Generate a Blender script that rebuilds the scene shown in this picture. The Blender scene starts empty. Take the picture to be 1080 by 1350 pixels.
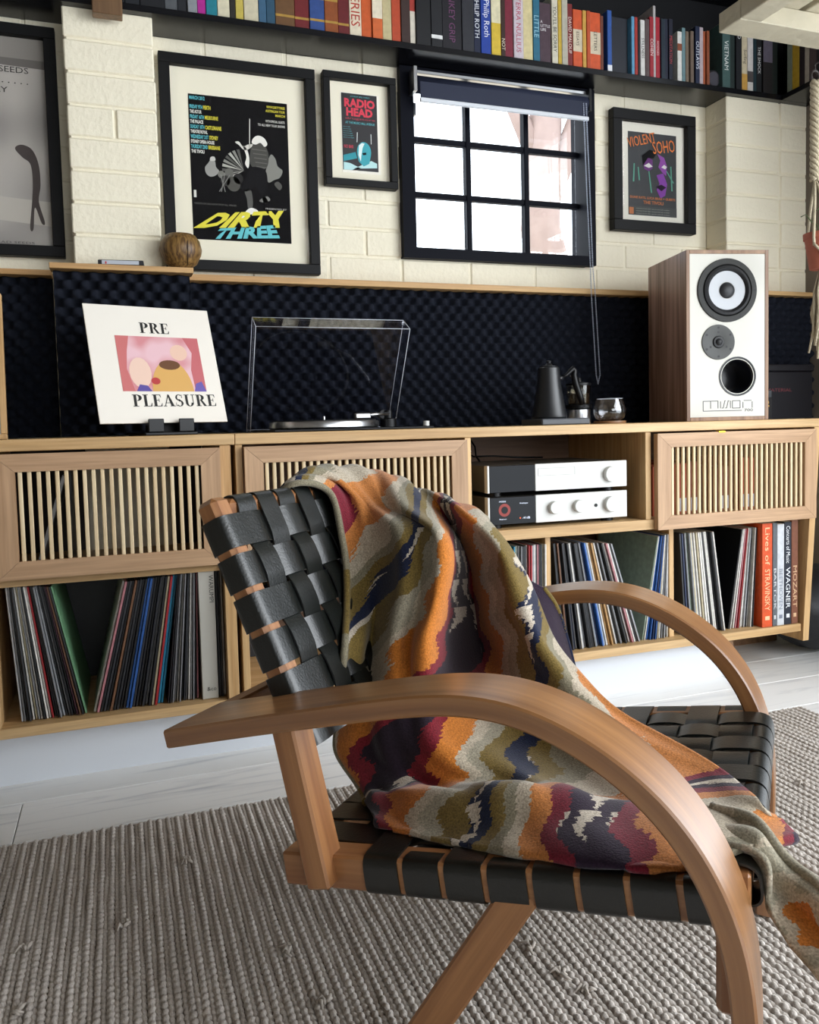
import bpy, bmesh, math, random
import numpy as np
from mathutils import Vector, Matrix

random.seed(7)
S = bpy.context.scene
COL = S.collection

# ------------------------------------------------------------------ camera
cam_d = bpy.data.cameras.new('camera')
cam = bpy.data.objects.new('camera', cam_d)
COL.objects.link(cam)
yaw, pitch, roll = map(math.radians, (19.5075, 3.4788, 1.4429))
fw = Vector((math.sin(yaw)*math.cos(pitch), math.cos(yaw)*math.cos(pitch), -math.sin(pitch)))
rt = Vector((math.cos(yaw), -math.sin(yaw), 0))
dn = fw.cross(rt)
rt2 = rt*math.cos(roll) + dn*math.sin(roll)
dn2 = dn*math.cos(roll) - rt*math.sin(roll)
m = Matrix((rt2, -dn2, -fw)).transposed().to_4x4()
m.translation = Vector((0, 0, 0.80))
cam.matrix_world = m
cam_d.sensor_fit = 'HORIZONTAL'
cam_d.sensor_width = 36
cam_d.lens = 36.0
cam_d.shift_y = -47/1080
cam_d.clip_start = 0.05
S.camera = cam

# ------------------------------------------------------------------ world, lights, exposure
w = bpy.data.worlds.new('world'); S.world = w; w.use_nodes = True
bg = w.node_tree.nodes['Background']
bg.inputs[0].default_value = (0.86, 0.93, 1.0, 1)
bg.inputs[1].default_value = 4.5

def area(name, loc, target, sx, sy, power, color):
    d = bpy.data.lights.new(name, 'AREA'); d.shape = 'RECTANGLE'; d.size = sx; d.size_y = sy
    d.energy = power; d.color = color
    o = bpy.data.objects.new(name, d); COL.objects.link(o)
    o.location = loc
    o.rotation_euler = (Vector(target)-Vector(loc)).to_track_quat('-Z', 'Y').to_euler()
    return o
# daylight entering through the wide glazed opening in the right wall
area('daylight_door', (2.50, -0.45, 1.60), (0.4, 0.85, 0.45), 2.9, 1.7, 86, (0.95, 0.975, 1.0))
# weak warm fill light added behind the camera, set in the rear wall opening
area('warm_fill_rear', (0.9, -2.55, 1.45), (0.5, 2.0, 0.9), 1.9, 1.3, 5, (1.0, 0.88, 0.72))

vs = S.view_settings
vs.view_transform = 'Standard'; vs.look = 'None'; vs.gamma = 1.0; vs.use_curve_mapping = False
vs.exposure = -0.12
S.cycles.max_bounces = 8
S.cycles.transparent_max_bounces = 16
try:
    S.cycles.use_denoising = True
except Exception:
    pass

# ------------------------------------------------------------------ material helpers
MATS = {}
def nm(name):
    mt = bpy.data.materials.new(name); mt.use_nodes = True
    nt = mt.node_tree
    return mt, nt, nt.nodes['Principled BSDF']
def rgb(c):
    if isinstance(c, str):
        c = c.lstrip('#'); c = [int(c[i:i+2], 16)/255 for i in (0, 2, 4)]
        c = [x/12.92 if x <= 0.04045 else ((x+0.055)/1.055)**2.4 for x in c]
    return (c[0], c[1], c[2], 1)
def link(nt, a, b): nt.links.new(a, b)
def mat(name, col, rough=0.6, metal=0.0, noise=0.0, nscale=30, bump=0.0, bscale=80, spec=0.5, coat=0.0, emit=None, es=0):
    if name in MATS: return MATS[name]
    mt, nt, b = nm(name)
    b.inputs['Base Color'].default_value = rgb(col)
    b.inputs['Roughness'].default_value = rough
    b.inputs['Metallic'].default_value = metal
    b.inputs['Specular IOR Level'].default_value = spec
    b.inputs['Coat Weight'].default_value = coat
    if noise:
        tc = nt.nodes.new('ShaderNodeTexCoord'); n = nt.nodes.new('ShaderNodeTexNoise')
        n.inputs['Scale'].default_value = nscale; n.inputs['Detail'].default_value = 5
        link(nt, tc.outputs['Object'], n.inputs['Vector'])
        mx = nt.nodes.new('ShaderNodeMix'); mx.data_type = 'RGBA'
        c = rgb(col)
        mx.inputs[6].default_value = tuple(max(0, x*(1-noise)) for x in c[:3])+(1,)
        mx.inputs[7].default_value = tuple(min(1, x*(1+noise)) for x in c[:3])+(1,)
        link(nt, n.outputs['Fac'], mx.inputs[0]); link(nt, mx.outputs[2], b.inputs['Base Color'])
    if bump:
        tc = nt.nodes.new('ShaderNodeTexCoord'); n = nt.nodes.new('ShaderNodeTexNoise')
        n.inputs['Scale'].default_value = bscale; n.inputs['Detail'].default_value = 4
        link(nt, tc.outputs['Object'], n.inputs['Vector'])
        bp = nt.nodes.new('ShaderNodeBump'); bp.inputs['Strength'].default_value = bump; bp.inputs['Distance'].default_value = 0.01
        link(nt, n.outputs['Fac'], bp.inputs['Height']); link(nt, bp.outputs['Normal'], b.inputs['Normal'])
    if emit is not None:
        b.inputs['Emission Color'].default_value = rgb(emit); b.inputs['Emission Strength'].default_value = es
    MATS[name] = mt
    return mt
def wood(name, c1, c2, axis=0, scale=1.0, rough=0.45, coat=0.0, uv=False, contrast=1.0):
    if name in MATS: return MATS[name]
    mt, nt, b = nm(name)
    tc = nt.nodes.new('ShaderNodeTexCoord'); mp = nt.nodes.new('ShaderNodeMapping')
    sc = [38*scale, 38*scale, 38*scale]; sc[axis] = 1.6*scale
    mp.inputs['Scale'].default_value = sc
    oi = nt.nodes.new('ShaderNodeObjectInfo')
    add = nt.nodes.new('ShaderNodeVectorMath'); add.operation = 'MULTIPLY_ADD'
    add.inputs[1].default_value = (1, 1, 1)
    rv = nt.nodes.new('ShaderNodeVectorMath'); rv.operation = 'SCALE'; rv.inputs[0].default_value = (3.1, 5.7, 4.3)
    link(nt, oi.outputs['Random'], rv.inputs['Scale'])
    link(nt, tc.outputs['UV' if uv else 'Object'], add.inputs[0]); link(nt, rv.outputs[0], add.inputs[2])
    link(nt, add.outputs[0], mp.inputs['Vector'])
    n = nt.nodes.new('ShaderNodeTexNoise'); n.inputs['Scale'].default_value = 1.0; n.inputs['Detail'].default_value = 6; n.inputs['Distortion'].default_value = 0.6
    link(nt, mp.outputs[0], n.inputs['Vector'])
    n2 = nt.nodes.new('ShaderNodeTexNoise'); n2.inputs['Scale'].default_value = 4.5; n2.inputs['Detail'].default_value = 3
    link(nt, mp.outputs[0], n2.inputs['Vector'])
    rp = nt.nodes.new('ShaderNodeValToRGB')
    rp.color_ramp.elements[0].position = 0.5-0.22/contrast; rp.color_ramp.elements[1].position = 0.5+0.2/contrast
    rp.color_ramp.elements[0].color = rgb(c1); rp.color_ramp.elements[1].color = rgb(c2)
    link(nt, n.outputs['Fac'], rp.inputs[0])
    mx = nt.nodes.new('ShaderNodeMix'); mx.data_type = 'RGBA'; mx.blend_type = 'MULTIPLY'; mx.inputs[0].default_value = 0.28
    g = nt.nodes.new('ShaderNodeValToRGB'); g.color_ramp.elements[0].position = 0.35; g.color_ramp.elements[1].position = 0.6
    g.color_ramp.elements[0].color = (0.45, 0.4, 0.36, 1)
    link(nt, n2.outputs['Fac'], g.inputs[0])
    link(nt, rp.outputs[0], mx.inputs[6]); link(nt, g.outputs[0], mx.inputs[7]); link(nt, mx.outputs[2], b.inputs['Base Color'])
    b.inputs['Roughness'].default_value = rough; b.inputs['Coat Weight'].default_value = coat; b.inputs['Coat Roughness'].default_value = 0.25
    bp = nt.nodes.new('ShaderNodeBump'); bp.inputs['Strength'].default_value = 0.12; bp.inputs['Distance'].default_value = 0.002
    link(nt, n2.outputs['Fac'], bp.inputs['Height']); link(nt, bp.outputs['Normal'], b.inputs['Normal'])
    MATS[name] = mt
    return mt
def objcolor(name, rough=0.55, speck=0.0, spec=0.4):
    """base colour from the object's own colour, with faint print-like streaks"""
    if name in MATS: return MATS[name]
    mt, nt, b = nm(name)
    oi = nt.nodes.new('ShaderNodeObjectInfo')
    tc = nt.nodes.new('ShaderNodeTexCoord'); n = nt.nodes.new('ShaderNodeTexNoise')
    n.inputs['Scale'].default_value = 55; n.inputs['Detail'].default_value = 3
    link(nt, tc.outputs['Object'], n.inputs['Vector'])
    rp = nt.nodes.new('ShaderNodeValToRGB'); rp.color_ramp.elements[0].position = 0.35; rp.color_ramp.elements[1].position = 0.68
    rp.color_ramp.elements[0].color = (1-speck, 1-speck, 1-speck, 1); rp.color_ramp.elements[1].color = (1, 1, 1, 1)
    link(nt, n.outputs['Fac'], rp.inputs[0])
    mx = nt.nodes.new('ShaderNodeMix'); mx.data_type = 'RGBA'; mx.blend_type = 'MULTIPLY'; mx.inputs[0].default_value = 1
    link(nt, oi.outputs['Color'], mx.inputs[6]); link(nt, rp.outputs[0], mx.inputs[7]); link(nt, mx.outputs[2], b.inputs['Base Color'])
    b.inputs['Roughness'].default_value = rough; b.inputs['Specular IOR Level'].default_value = spec
    MATS[name] = mt
    return mt
def glass(name, tint=(1, 1, 1), alpha=0.12, rough=0.02):
    """thin clear sheet: transparent mixed with gloss by fresnel"""
    if name in MATS: return MATS[name]
    mt, nt, b = nm(name); nt.nodes.remove(b)
    out = nt.nodes['Material Output']
    tr = nt.nodes.new('ShaderNodeBsdfTransparent'); tr.inputs[0].default_value = tuple(tint)+(1,)
    gl = nt.nodes.new('ShaderNodeBsdfGlossy'); gl.inputs['Roughness'].default_value = rough
    fr = nt.nodes.new('ShaderNodeFresnel'); ge = nt.nodes.new('ShaderNodeNewGeometry')
    io = nt.nodes.new('ShaderNodeMapRange'); io.inputs[3].default_value = 1.4; io.inputs[4].default_value = 1/1.4
    link(nt, ge.outputs['Backfacing'], io.inputs[0]); link(nt, io.outputs[0], fr.inputs[0])
    ad = nt.nodes.new('ShaderNodeMath'); ad.operation = 'ADD'; ad.inputs[1].default_value = alpha; ad.use_clamp = True
    mx = nt.nodes.new('ShaderNodeMixShader')
    link(nt, fr.outputs[0], ad.inputs[0]); link(nt, ad.outputs[0], mx.inputs[0])
    link(nt, tr.outputs[0], mx.inputs[1]); link(nt, gl.outputs[0], mx.inputs[2]); link(nt, mx.outputs[0], out.inputs[0])
    MATS[name] = mt
    return mt

# ------------------------------------------------------------------ object helpers
def tag(o, label, cat, group=None, kind=None):
    o['label'] = label; o['category'] = cat
    if group: o['group'] = group
    if kind: o['kind'] = kind
    return o
def thing(name, label, cat, loc=(0, 0, 0), rotz=0, group=None):
    o = bpy.data.objects.new(name, None); COL.objects.link(o)
    o.empty_display_size = 0.05
    o.location = loc; o.rotation_euler = (0, 0, rotz)
    return tag(o, label, cat, group)
def put(name, me, parent=None, mt=None, loc=None, rot=None, M=None):
    o = bpy.data.objects.new(name, me); COL.objects.link(o)
    if mt is not None and not me.materials: me.materials.append(mt)
    if parent is not None: o.parent = parent
    if M is not None: o.matrix_basis = M
    if loc is not None: o.location = loc
    if rot is not None: o.rotation_euler = rot
    return o
def mesh(name, v, f, smooth=False):
    me = bpy.data.meshes.new(name); me.from_pydata([tuple(map(float, p)) for p in v], [], f)
    if smooth:
        me.polygons.foreach_set('use_smooth', [True]*len(me.polygons))
    me.update()
    return me
def box_me(name, lo, hi, bevel=0.0, seg=1):
    bm = bmesh.new(); bmesh.ops.create_cube(bm, size=1)
    for v in bm.verts:
        v.co = Vector([lo[i]+(v.co[i]+0.5)*(hi[i]-lo[i]) for i in range(3)])
    if bevel: bmesh.ops.bevel(bm, geom=bm.edges[:], offset=bevel, segments=seg, affect='EDGES', profile=0.5)
    me = bpy.data.meshes.new(name); bm.to_mesh(me); bm.free()
    return me
def box(name, lo, hi, mt, parent=None, bevel=0.0, seg=1, **k):
    return put(name, box_me(name, lo, hi, bevel, seg), parent, mt, **k)
def boxes_me(name, L):
    v = []; f = []
    for lo, hi in L:
        b = len(v)
        for z in (lo[2], hi[2]):
            v += [(lo[0], lo[1], z), (hi[0], lo[1], z), (hi[0], hi[1], z), (lo[0], hi[1], z)]
        f += [(b, b+3, b+2, b+1), (b+4, b+5, b+6, b+7), (b, b+1, b+5, b+4), (b+1, b+2, b+6, b+5), (b+2, b+3, b+7, b+6), (b+3, b, b+4, b+7)]
    return mesh(name, v, f)
def lathe_me(name, prof, seg=32, smooth=True, closed=False):
    v = []; f = []; n = len(prof)
    for i in range(seg):
        a = 2*math.pi*i/seg
        for r, z in prof: v.append((r*math.cos(a), r*math.sin(a), z))
    for i in range(seg):
        j = (i+1) % seg
        for k in range(n-1): f.append((i*n+k, j*n+k, j*n+k+1, i*n+k+1))
        if closed: f.append((i*n+n-1, j*n+n-1, j*n, i*n))
    me = mesh(name, v, f, smooth)
    bm = bmesh.new(); bm.from_mesh(me); bmesh.ops.remove_doubles(bm, verts=bm.verts, dist=1e-6); bm.to_mesh(me); bm.free()
    if smooth:
        me.polygons.foreach_set('use_smooth', [True]*len(me.polygons))
        try: me.set_sharp_from_angle(angle=math.radians(35))
        except Exception: pass
    return me
def lathe(name, prof, mt, parent=None, seg=32, smooth=True, closed=False, **k):
    return put(name, lathe_me(name, prof, seg, smooth, closed), parent, mt, **k)
def tube_me(name, pts, r, seg=8, caps=True):
    P = [Vector(p) for p in pts]; n = len(P)
    R = r if isinstance(r, (list, tuple)) else [r]*n
    v = []; f = []
    t0 = (P[1]-P[0]).normalized(); up = Vector((0, 0, 1)) if abs(t0.z) < 0.9 else Vector((1, 0, 0))
    nrm = (up-t0*up.dot(t0)).normalized()
    for i in range(n):
        t = (P[min(i+1, n-1)]-P[max(i-1, 0)]).normalized()
        nrm = (nrm-t*nrm.dot(t)).normalized(); b = t.cross(nrm)
        for k in range(seg):
            a = 2*math.pi*k/seg
            v.append(P[i]+(nrm*math.cos(a)+b*math.sin(a))*R[i])
    for i in range(n-1):
        for k in range(seg):
            l = (k+1) % seg
            f.append((i*seg+k, i*seg+l, (i+1)*seg+l, (i+1)*seg+k))
    if caps:
        f.append(tuple(range(seg-1, -1, -1))); f.append(tuple((n-1)*seg+k for k in range(seg)))
    return mesh(name, v, f, True)
def tube(name, pts, r, mt, parent=None, seg=8, **k):
    return put(name, tube_me(name, pts, r, seg), parent, mt, **k)
def ribbon_me(name, path, wdir, width, th):
    """flat strap: path of points, width along wdir, thickness th across"""
    P = [Vector(p) for p in path]; W = Vector(wdir).normalized(); n = len(P); v = []; f = []
    for i in range(n):
        t = (P[min(i+1, n-1)]-P[max(i-1, 0)]).normalized(); nn = t.cross(W).normalized()
        a = W*(width/2); b = nn*(th/2)
        v += [P[i]-a-b, P[i]+a-b, P[i]+a+b, P[i]-a+b]
    for i in range(n-1):
        for k in range(4):
            l = (k+1) % 4
            f.append((i*4+k, i*4+l, (i+1)*4+l, (i+1)*4+k))
    f.append((3, 2, 1, 0)); f.append(tuple((n-1)*4+k for k in range(4)))
    return mesh(name, v, f)
def prism_me(name, poly, th, flat=False):
    """poly in local x,z; extruded along +y by th (front face at y=0, facing -y)"""
    n = len(poly)
    v = [(x, 0, z) for x, z in poly]
    f = [tuple(range(n))]
    a = sum(poly[i][0]*poly[(i+1) % n][1]-poly[(i+1) % n][0]*poly[i][1] for i in range(n))
    if a < 0: f = [tuple(range(n-1, -1, -1))]
    if not flat:
        v += [(x, th, z) for x, z in poly]
        for i in range(n): f.append((i, (i+1) % n, n+(i+1) % n, n+i))
        f.append(tuple(range(2*n-1, n-1, -1)))
    me = mesh(name, v, f)
    bm = bmesh.new(); bm.from_mesh(me); bmesh.ops.recalc_face_normals(bm, faces=bm.faces); bmesh.ops.triangulate(bm, faces=[q for q in bm.faces if len(q.verts) > 4]); bm.to_mesh(me); bm.free()
    return me
def join_me(name, L):
    """join meshes (mesh, matrix or None)"""
    bm = bmesh.new()
    for me, M in L:
        t = me.copy()
        if M is not None: t.transform(M)
        bm.from_mesh(t); bpy.data.meshes.remove(t)
    me = bpy.data.meshes.new(name); bm.to_mesh(me); bm.free()
    return me
_txt = {}
def text_me(s, size, align='LEFT', bold=0.0, sx=1.0, shear=0.0, th=0.0):
    """built-in lettering as a mesh in local x (right) / z (up), facing -y"""
    cu = bpy.data.curves.new('t', 'FONT'); cu.body = s; cu.size = size; cu.align_x = align
    cu.offset = bold; cu.shear = shear; cu.extrude = th; cu.resolution_u = 2
    o = bpy.data.objects.new('t', cu); COL.objects.link(o)
    bpy.context.view_layer.update()
    me = bpy.data.meshes.new_from_object(o.evaluated_get(bpy.context.evaluated_depsgraph_get()))
    bpy.data.objects.remove(o); bpy.data.curves.remove(cu)
    me.transform(Matrix(((sx, 0, 0, 0), (0, 0, -1, 0), (0, 1, 0, 0), (0, 0, 0, 1))))
    me.materials.clear()
    return me
def text_fit(s, wd, ht, **k):
    """lettering scaled to exactly wd x ht, lower left at the origin"""
    me = text_me(s, 1.0, **k)
    c = np.array([v.co[:] for v in me.vertices]); lo = c.min(0); hi = c.max(0)
    me.transform(Matrix.Translation((-lo[0], 0, -lo[2])))
    me.transform(Matrix.Diagonal((wd/max(1e-6, hi[0]-lo[0]), 1, ht/max(1e-6, hi[2]-lo[2]), 1)))
    return me
def T(x, y, z): return Matrix.Translation((x, y, z))
def RX(a): return Matrix.Rotation(a, 4, 'X')
def RY(a): return Matrix.Rotation(a, 4, 'Y')
def RZ(a): return Matrix.Rotation(a, 4, 'Z')
ORD = ['first','second','third','fourth','fifth','sixth','seventh','eighth','ninth','tenth','eleventh','twelfth','thirteenth','fourteenth','fifteenth','sixteenth','seventeenth','eighteenth','nineteenth','twentieth']
ORD += ['twenty-'+o for o in ORD[:9]]+['thirtieth']+['thirty-'+o for o in ORD[:9]]+['fortieth']+['forty-'+o for o in ORD[:9]]

# ------------------------------------------------------------------ materials
M_paint = mat('painted_brick', '#efe7d0', 0.75, noise=0.05, nscale=6, bump=0.35, bscale=60)
M_plaster = mat('plaster', '#756c61', 0.85, noise=0.03, nscale=4)
M_black = mat('black_paint', '#0b0c10', 0.6, spec=0.25)
M_blackwood = mat('black_shelf_paint', '#0b0c11', 0.25, spec=0.45)
M_steel = mat('black_steel', '#070914', 0.55, spec=0.1)
M_foam = mat('acoustic_foam', '#1d2029', 0.95, spec=0.1)
M_oak = wood('pale_oak', '#b8925f', '#d6b586', 0, rough=0.5)
M_oakz = wood('pale_oak_upright', '#b98f5c', '#d9b683', 2, rough=0.5)
M_oaky = wood('pale_oak_deep', '#a97f50', '#c9a271', 1, rough=0.5)
M_door = wood('door_oak', '#a07c5a', '#c6a27e', 0, rough=0.5)
M_slat = wood('slat_birch', '#cdb187', '#e6d3ad', 2, rough=0.55)
M_walnut = wood('walnut_veneer', '#80604f', '#b59280', 2, rough=0.35, contrast=1.4)
M_walrim = wood('walnut_rim', '#77553b', '#a98462', 2, rough=0.4)
M_chair = wood('chair_oak', '#7c5231', '#a9784a', 0, rough=0.33, coat=0.25)
M_chairuv = wood('chair_oak_bent', '#7c5231', '#a9784a', 0, scale=0.9, rough=0.3, coat=0.5, uv=True)
M_white = mat('white_board', '#d4d8de', 0.5)
M_cream = mat('cream_mount', '#efe8d2', 0.8)
M_frame = mat('black_frame', '#08080a', 0.55, spec=0.25)
M_chrome = mat('brushed_metal', '#c9cacc', 0.28, metal=1.0)
M_brass = mat('brass', '#d8b13a', 0.3, metal=1.0)
M_blackplastic = mat('black_plastic', '#060608', 0.4, spec=0.3)
M_leather = mat('black_leather', '#101311', 0.33, noise=0.4, nscale=14, bump=0.08, bscale=300, spec=0.6)
M_glass = glass('window_glass', (0.98, 0.99, 1), 0.02)
M_acryl = glass('clear_acrylic', (0.95, 0.95, 0.97), 0.0)
M_acryledge = mat('acrylic_edge', '#c8ccd6', 0.15, spec=0.8)
M_silver = mat('silver_fascia', '#cfcfcb', 0.45, metal=0.1)

# ------------------------------------------------------------------ setting
def structure(o): o['kind'] = 'structure'; return o
X0, X1, Y0, YW, ZC = -1.95, 2.44, -2.5, 2.52, 2.62

fl = structure(box('floor', (X0, Y0, -0.08), (X1+0.12, YW+0.2, -0.004), mat('floor_gap', '#7f8083', 0.8)))
def plank_mat():
    mt, nt, b = nm('whitewashed_plank')
    tc = nt.nodes.new('ShaderNodeTexCoord'); oi = nt.nodes.new('ShaderNodeObjectInfo')
    mp = nt.nodes.new('ShaderNodeMapping'); mp.inputs['Scale'].default_value = (2.2, 26, 10)
    link(nt, tc.outputs['Object'], mp.inputs['Vector'])
    cb = nt.nodes.new('ShaderNodeCombineXYZ'); ml = nt.nodes.new('ShaderNodeMath'); ml.operation = 'MULTIPLY'; ml.inputs[1].default_value = 40
    link(nt, oi.outputs['Random'], ml.inputs[0]); link(nt, ml.outputs[0], cb.inputs[0]); link(nt, ml.outputs[0], cb.inputs[1]); link(nt, cb.outputs[0], mp.inputs['Location'])
    n = nt.nodes.new('ShaderNodeTexNoise'); n.inputs['Scale'].default_value = 1; n.inputs['Detail'].default_value = 7; n.inputs['Distortion'].default_value = 1.2
    link(nt, mp.outputs[0], n.inputs['Vector'])
    rp = nt.nodes.new('ShaderNodeValToRGB'); e = rp.color_ramp.elements
    e[0].position = 0.22; e[0].color = rgb('#bfc1c4'); e[1].position = 0.46; e[1].color = rgb('#ececea')
    link(nt, n.outputs['Fac'], rp.inputs[0])
    hs = nt.nodes.new('ShaderNodeHueSaturation'); mr = nt.nodes.new('ShaderNodeMapRange'); mr.inputs[3].default_value = 0.9; mr.inputs[4].default_value = 1.06
    link(nt, oi.outputs['Random'], mr.inputs[0]); link(nt, mr.outputs[0], hs.inputs['Value']); link(nt, rp.outputs[0], hs.inputs['Color'])
    link(nt, hs.outputs[0], b.inputs['Base Color']); b.inputs['Roughness'].default_value = 0.38
    bp = nt.nodes.new('ShaderNodeBump'); bp.inputs['Strength'].default_value = 0.1; bp.inputs['Distance'].default_value = 0.003
    link(nt, n.outputs['Fac'], bp.inputs['Height']); link(nt, bp.outputs[0], b.inputs['Normal'])
    return mt
M_plank = plank_mat()
plank_me = box_me('plank', (-0.6, -0.095, -0.006), (0.598, 0.0935, 0), 0.0012)
plank_me.materials.append(M_plank)
row = 0
y = 2.60
while y > 0.2:
    x = X0 + 0.6 + (row*0.43) % 1.2 - 1.2
    while x < X1+0.6:
        if x+0.6 > X0 and x-0.6 < X1:
            put('plank', plank_me, fl, loc=(x, y, 0))
        x += 1.2
    y -= 0.19; row += 1
box('floor_far_planks', (X0, Y0, -0.005), (X1, y+0.095, 0), M_plank, fl)

structure(box('ceiling', (X0, Y0, ZC), (X1+0.12, YW+0.2, ZC+0.1), mat('ceiling_paint', '#5a544c', 0.9)))
structure(box('wall_left', (X0-0.1, Y0, 0), (X0, YW+0.2, ZC), M_plaster))
# rear wall with an opening, right wall with the wide glazed opening
structure(put('wall_rear', boxes_me('wall_rear', [((X0, Y0-0.1, 0), (-0.1, Y0, ZC)), ((1.9, Y0-0.1, 0), (X1, Y0, ZC)), ((-0.1, Y0-0.1, 0), (1.9, Y0, 0.75)), ((-0.1, Y0-0.1, 2.15), (1.9, Y0, ZC))]), None, M_plaster))
structure(put('wall_right', boxes_me('wall_right', [((X1, 1.45, 0), (X1+0.1, YW+0.2, ZC)), ((X1, Y0, 0), (X1+0.1, -2.05, ZC)), ((X1, -2.05, 2.5), (X1+0.1, 1.45, ZC))]), None, M_plaster))
dr = structure(put('door_1', boxes_me('door_1', [((X1+0.02, -2.05, 0), (X1+0.07, -1.99, 2.5)), ((X1+0.02, 1.39, 0), (X1+0.07, 1.45, 2.5)), ((X1+0.02, -0.33, 0), (X1+0.07, -0.27, 2.5)), ((X1+0.02, -2.05, 0), (X1+0.07, 1.45, 0.05)), ((X1+0.02, -2.05, 2.44), (X1+0.07, 1.45, 2.5))]), None, M_white))

# window opening in the back wall
WX0, WX1, WZ0, WZ1 = 0.900, 1.575, 1.350, 1.925
wb = structure(put('wall_back', boxes_me('wall_back', [((X0, 2.5235, 0), (WX0, 2.60, ZC)), ((WX1, 2.5235, 0), (X1+0.1, 2.60, ZC)), ((WX0, 2.5235, 0), (WX1, 2.60, WZ0)), ((WX0, 2.5235, WZ1), (WX1, 2.60, ZC))]), None, M_paint))
_bricks = {}
def brick_me(L, D=0.02):
    L = round(L, 3); key = (L, D)
    if key not in _bricks:
        bm = bmesh.new(); bmesh.ops.create_cube(bm, size=1)
        for v in bm.verts: v.co = Vector(((v.co.x)*L, (v.co.y+0.5)*D, v.co.z*0.0785))
        bmesh.ops.bevel(bm, geom=bm.edges[:], offset=0.0035, segments=1, affect='EDGES')
        me = bpy.data.meshes.new('brick'); bm.to_mesh(me); bm.free(); me.materials.append(M_paint)
        _bricks[key] = me
    return _bricks[key]
rb = random.Random(3)
for k in range(8):
    zc = 1.856 + 0.043 - 0.086*k
    x = -1.2 + (0.12 if k % 2 else 0.0) + 0.045
    while x < 2.40:
        a, b = x+0.0035, x+0.24-0.0035
        x += 0.24
        segs = [(a, b)]
        if zc+0.04 > WZ0 and zc-0.04 < WZ1+0.05:
            segs = []
            if a < WX0: segs.append((a, min(b, WX0)))
            if b > WX1: segs.append((max(a, WX1), b))
        for (p, q) in segs:
            if q-p < 0.025: continue
            put('brick', brick_me(q-p), wb, loc=((p+q)/2+rb.uniform(-1, 1)*0.001, 2.5195+rb.uniform(-1, 1)*0.0012, zc+rb.uniform(-1, 1)*0.0012), rot=(rb.uniform(-1, 1)*0.006, 0, rb.uniform(-1, 1)*0.004))
pl = structure(box('wall_pier_left', (-0.086, 2.416, 0), (0.136, 2.53, 1.928), M_paint, bevel=0.004))
pr = structure(box('wall_pier_right', (2.081, 2.416, 0), (X1, 2.53, 1.95), M_paint))
for k in range(8):
    zc = 1.856 + 0.043 - 0.086*k
    if k == 3:
        put('brick', brick_me(0.118, 0.11), pl, loc=(-0.031, 2.4105, zc)); put('brick', brick_me(0.106, 0.11), pl, loc=(0.087, 2.4095, zc))
    else:
        put('brick', brick_me(0.230, 0.11), pl, loc=(0.025+rb.uniform(-1, 1)*0.0015, 2.410+rb.uniform(-1, 1)*0.0015, zc+rb.uniform(-1, 1)*0.001), rot=(0, 0, rb.uniform(-1, 1)*0.006))
    j = 2.314 if k % 2 == 0 else 2.318
    for (p, q) in ((2.076, j-0.004), (j+0.004, X1)):
        put('brick', brick_me(q-p, 0.11), pr, loc=((p+q)/2, 2.410+rb.uniform(-1, 1)*0.001, zc+rb.uniform(-1, 1)*0.001))
# mortar lump and screw hole on the left pier
# timber ledges over the foam
def trim(n, lo, hi): structure(box(n, lo, hi, wood('ledge_pine', '#b88a55', '#d8b27c', 0, rough=0.55), bevel=0.001))
trim('trim_1', (0.145, 2.447, 1.2345), (2.074, 2.519, 1.2525))
trim('trim_2', (-0.149, 2.345, 1.236), (0.216, 2.409, 1.2505))
trim('trim_3', (-1.3, 2.45, 1.2345), (-0.1505, 2.519, 1.2495))
trim('trim_4', (2.078, 2.345, 1.236), (2.438, 2.409, 1.250))

# white plinth under the cabinets
structure(box('baseboard_plinth', (-1.3, 2.045, 0.0), (1.765, 2.065, 0.123), M_white))
structure(box('trim_5', (1.7655, 2.045, 0.0), (1.785, 2.45, 0.121), wood('plinth_return', '#6f5136', '#8d6a49', 1)))
structure(box('trim_6', (1.7855, 2.30, 0.0), (2.2, 2.32, 0.45), wood('plinth_return', '#6f5136', '#8d6a49', 1)))

# window: steel frame, nine panes, outside view
wf = structure(put('window_1', boxes_me('window_1', [
    ((0.884, 2.492, 1.338), (0.928, 2.60, 1.934)), ((1.560, 2.492, 1.340), (1.590, 2.60, 1.934)),
    ((0.928, 2.492, 1.338), (1.560, 2.60, 1.372)), ((0.928, 2.492, 1.905), (1.560, 2.60, 1.934))]), None, M_steel))
for xx in (1.138, 1.354): box('glazing_bar', (xx-0.009, 2.545, 1.372), (xx+0.009, 2.575, 1.905), M_steel, wf, 0.002)
for zz in (1.555, 1.731): box('glazing_bar', (0.928, 2.549, zz-0.009), (1.560, 2.571, zz+0.009), M_steel, wf, 0.002)
xs = [0.928, 1.138, 1.354, 1.560]; zs = [1.372, 1.555, 1.731, 1.905]
for i in range(3):
    for j in range(3):
        box('pane', (xs[i]+0.009, 2.558, zs[j]+0.009), (xs[i+1]-0.009, 2.561, zs[j+1]-0.009), M_glass, wf)
box('latch', (0.940, 2.533, 1.80), (0.952, 2.548, 1.84), M_chrome, wf, 0.002)

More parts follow.
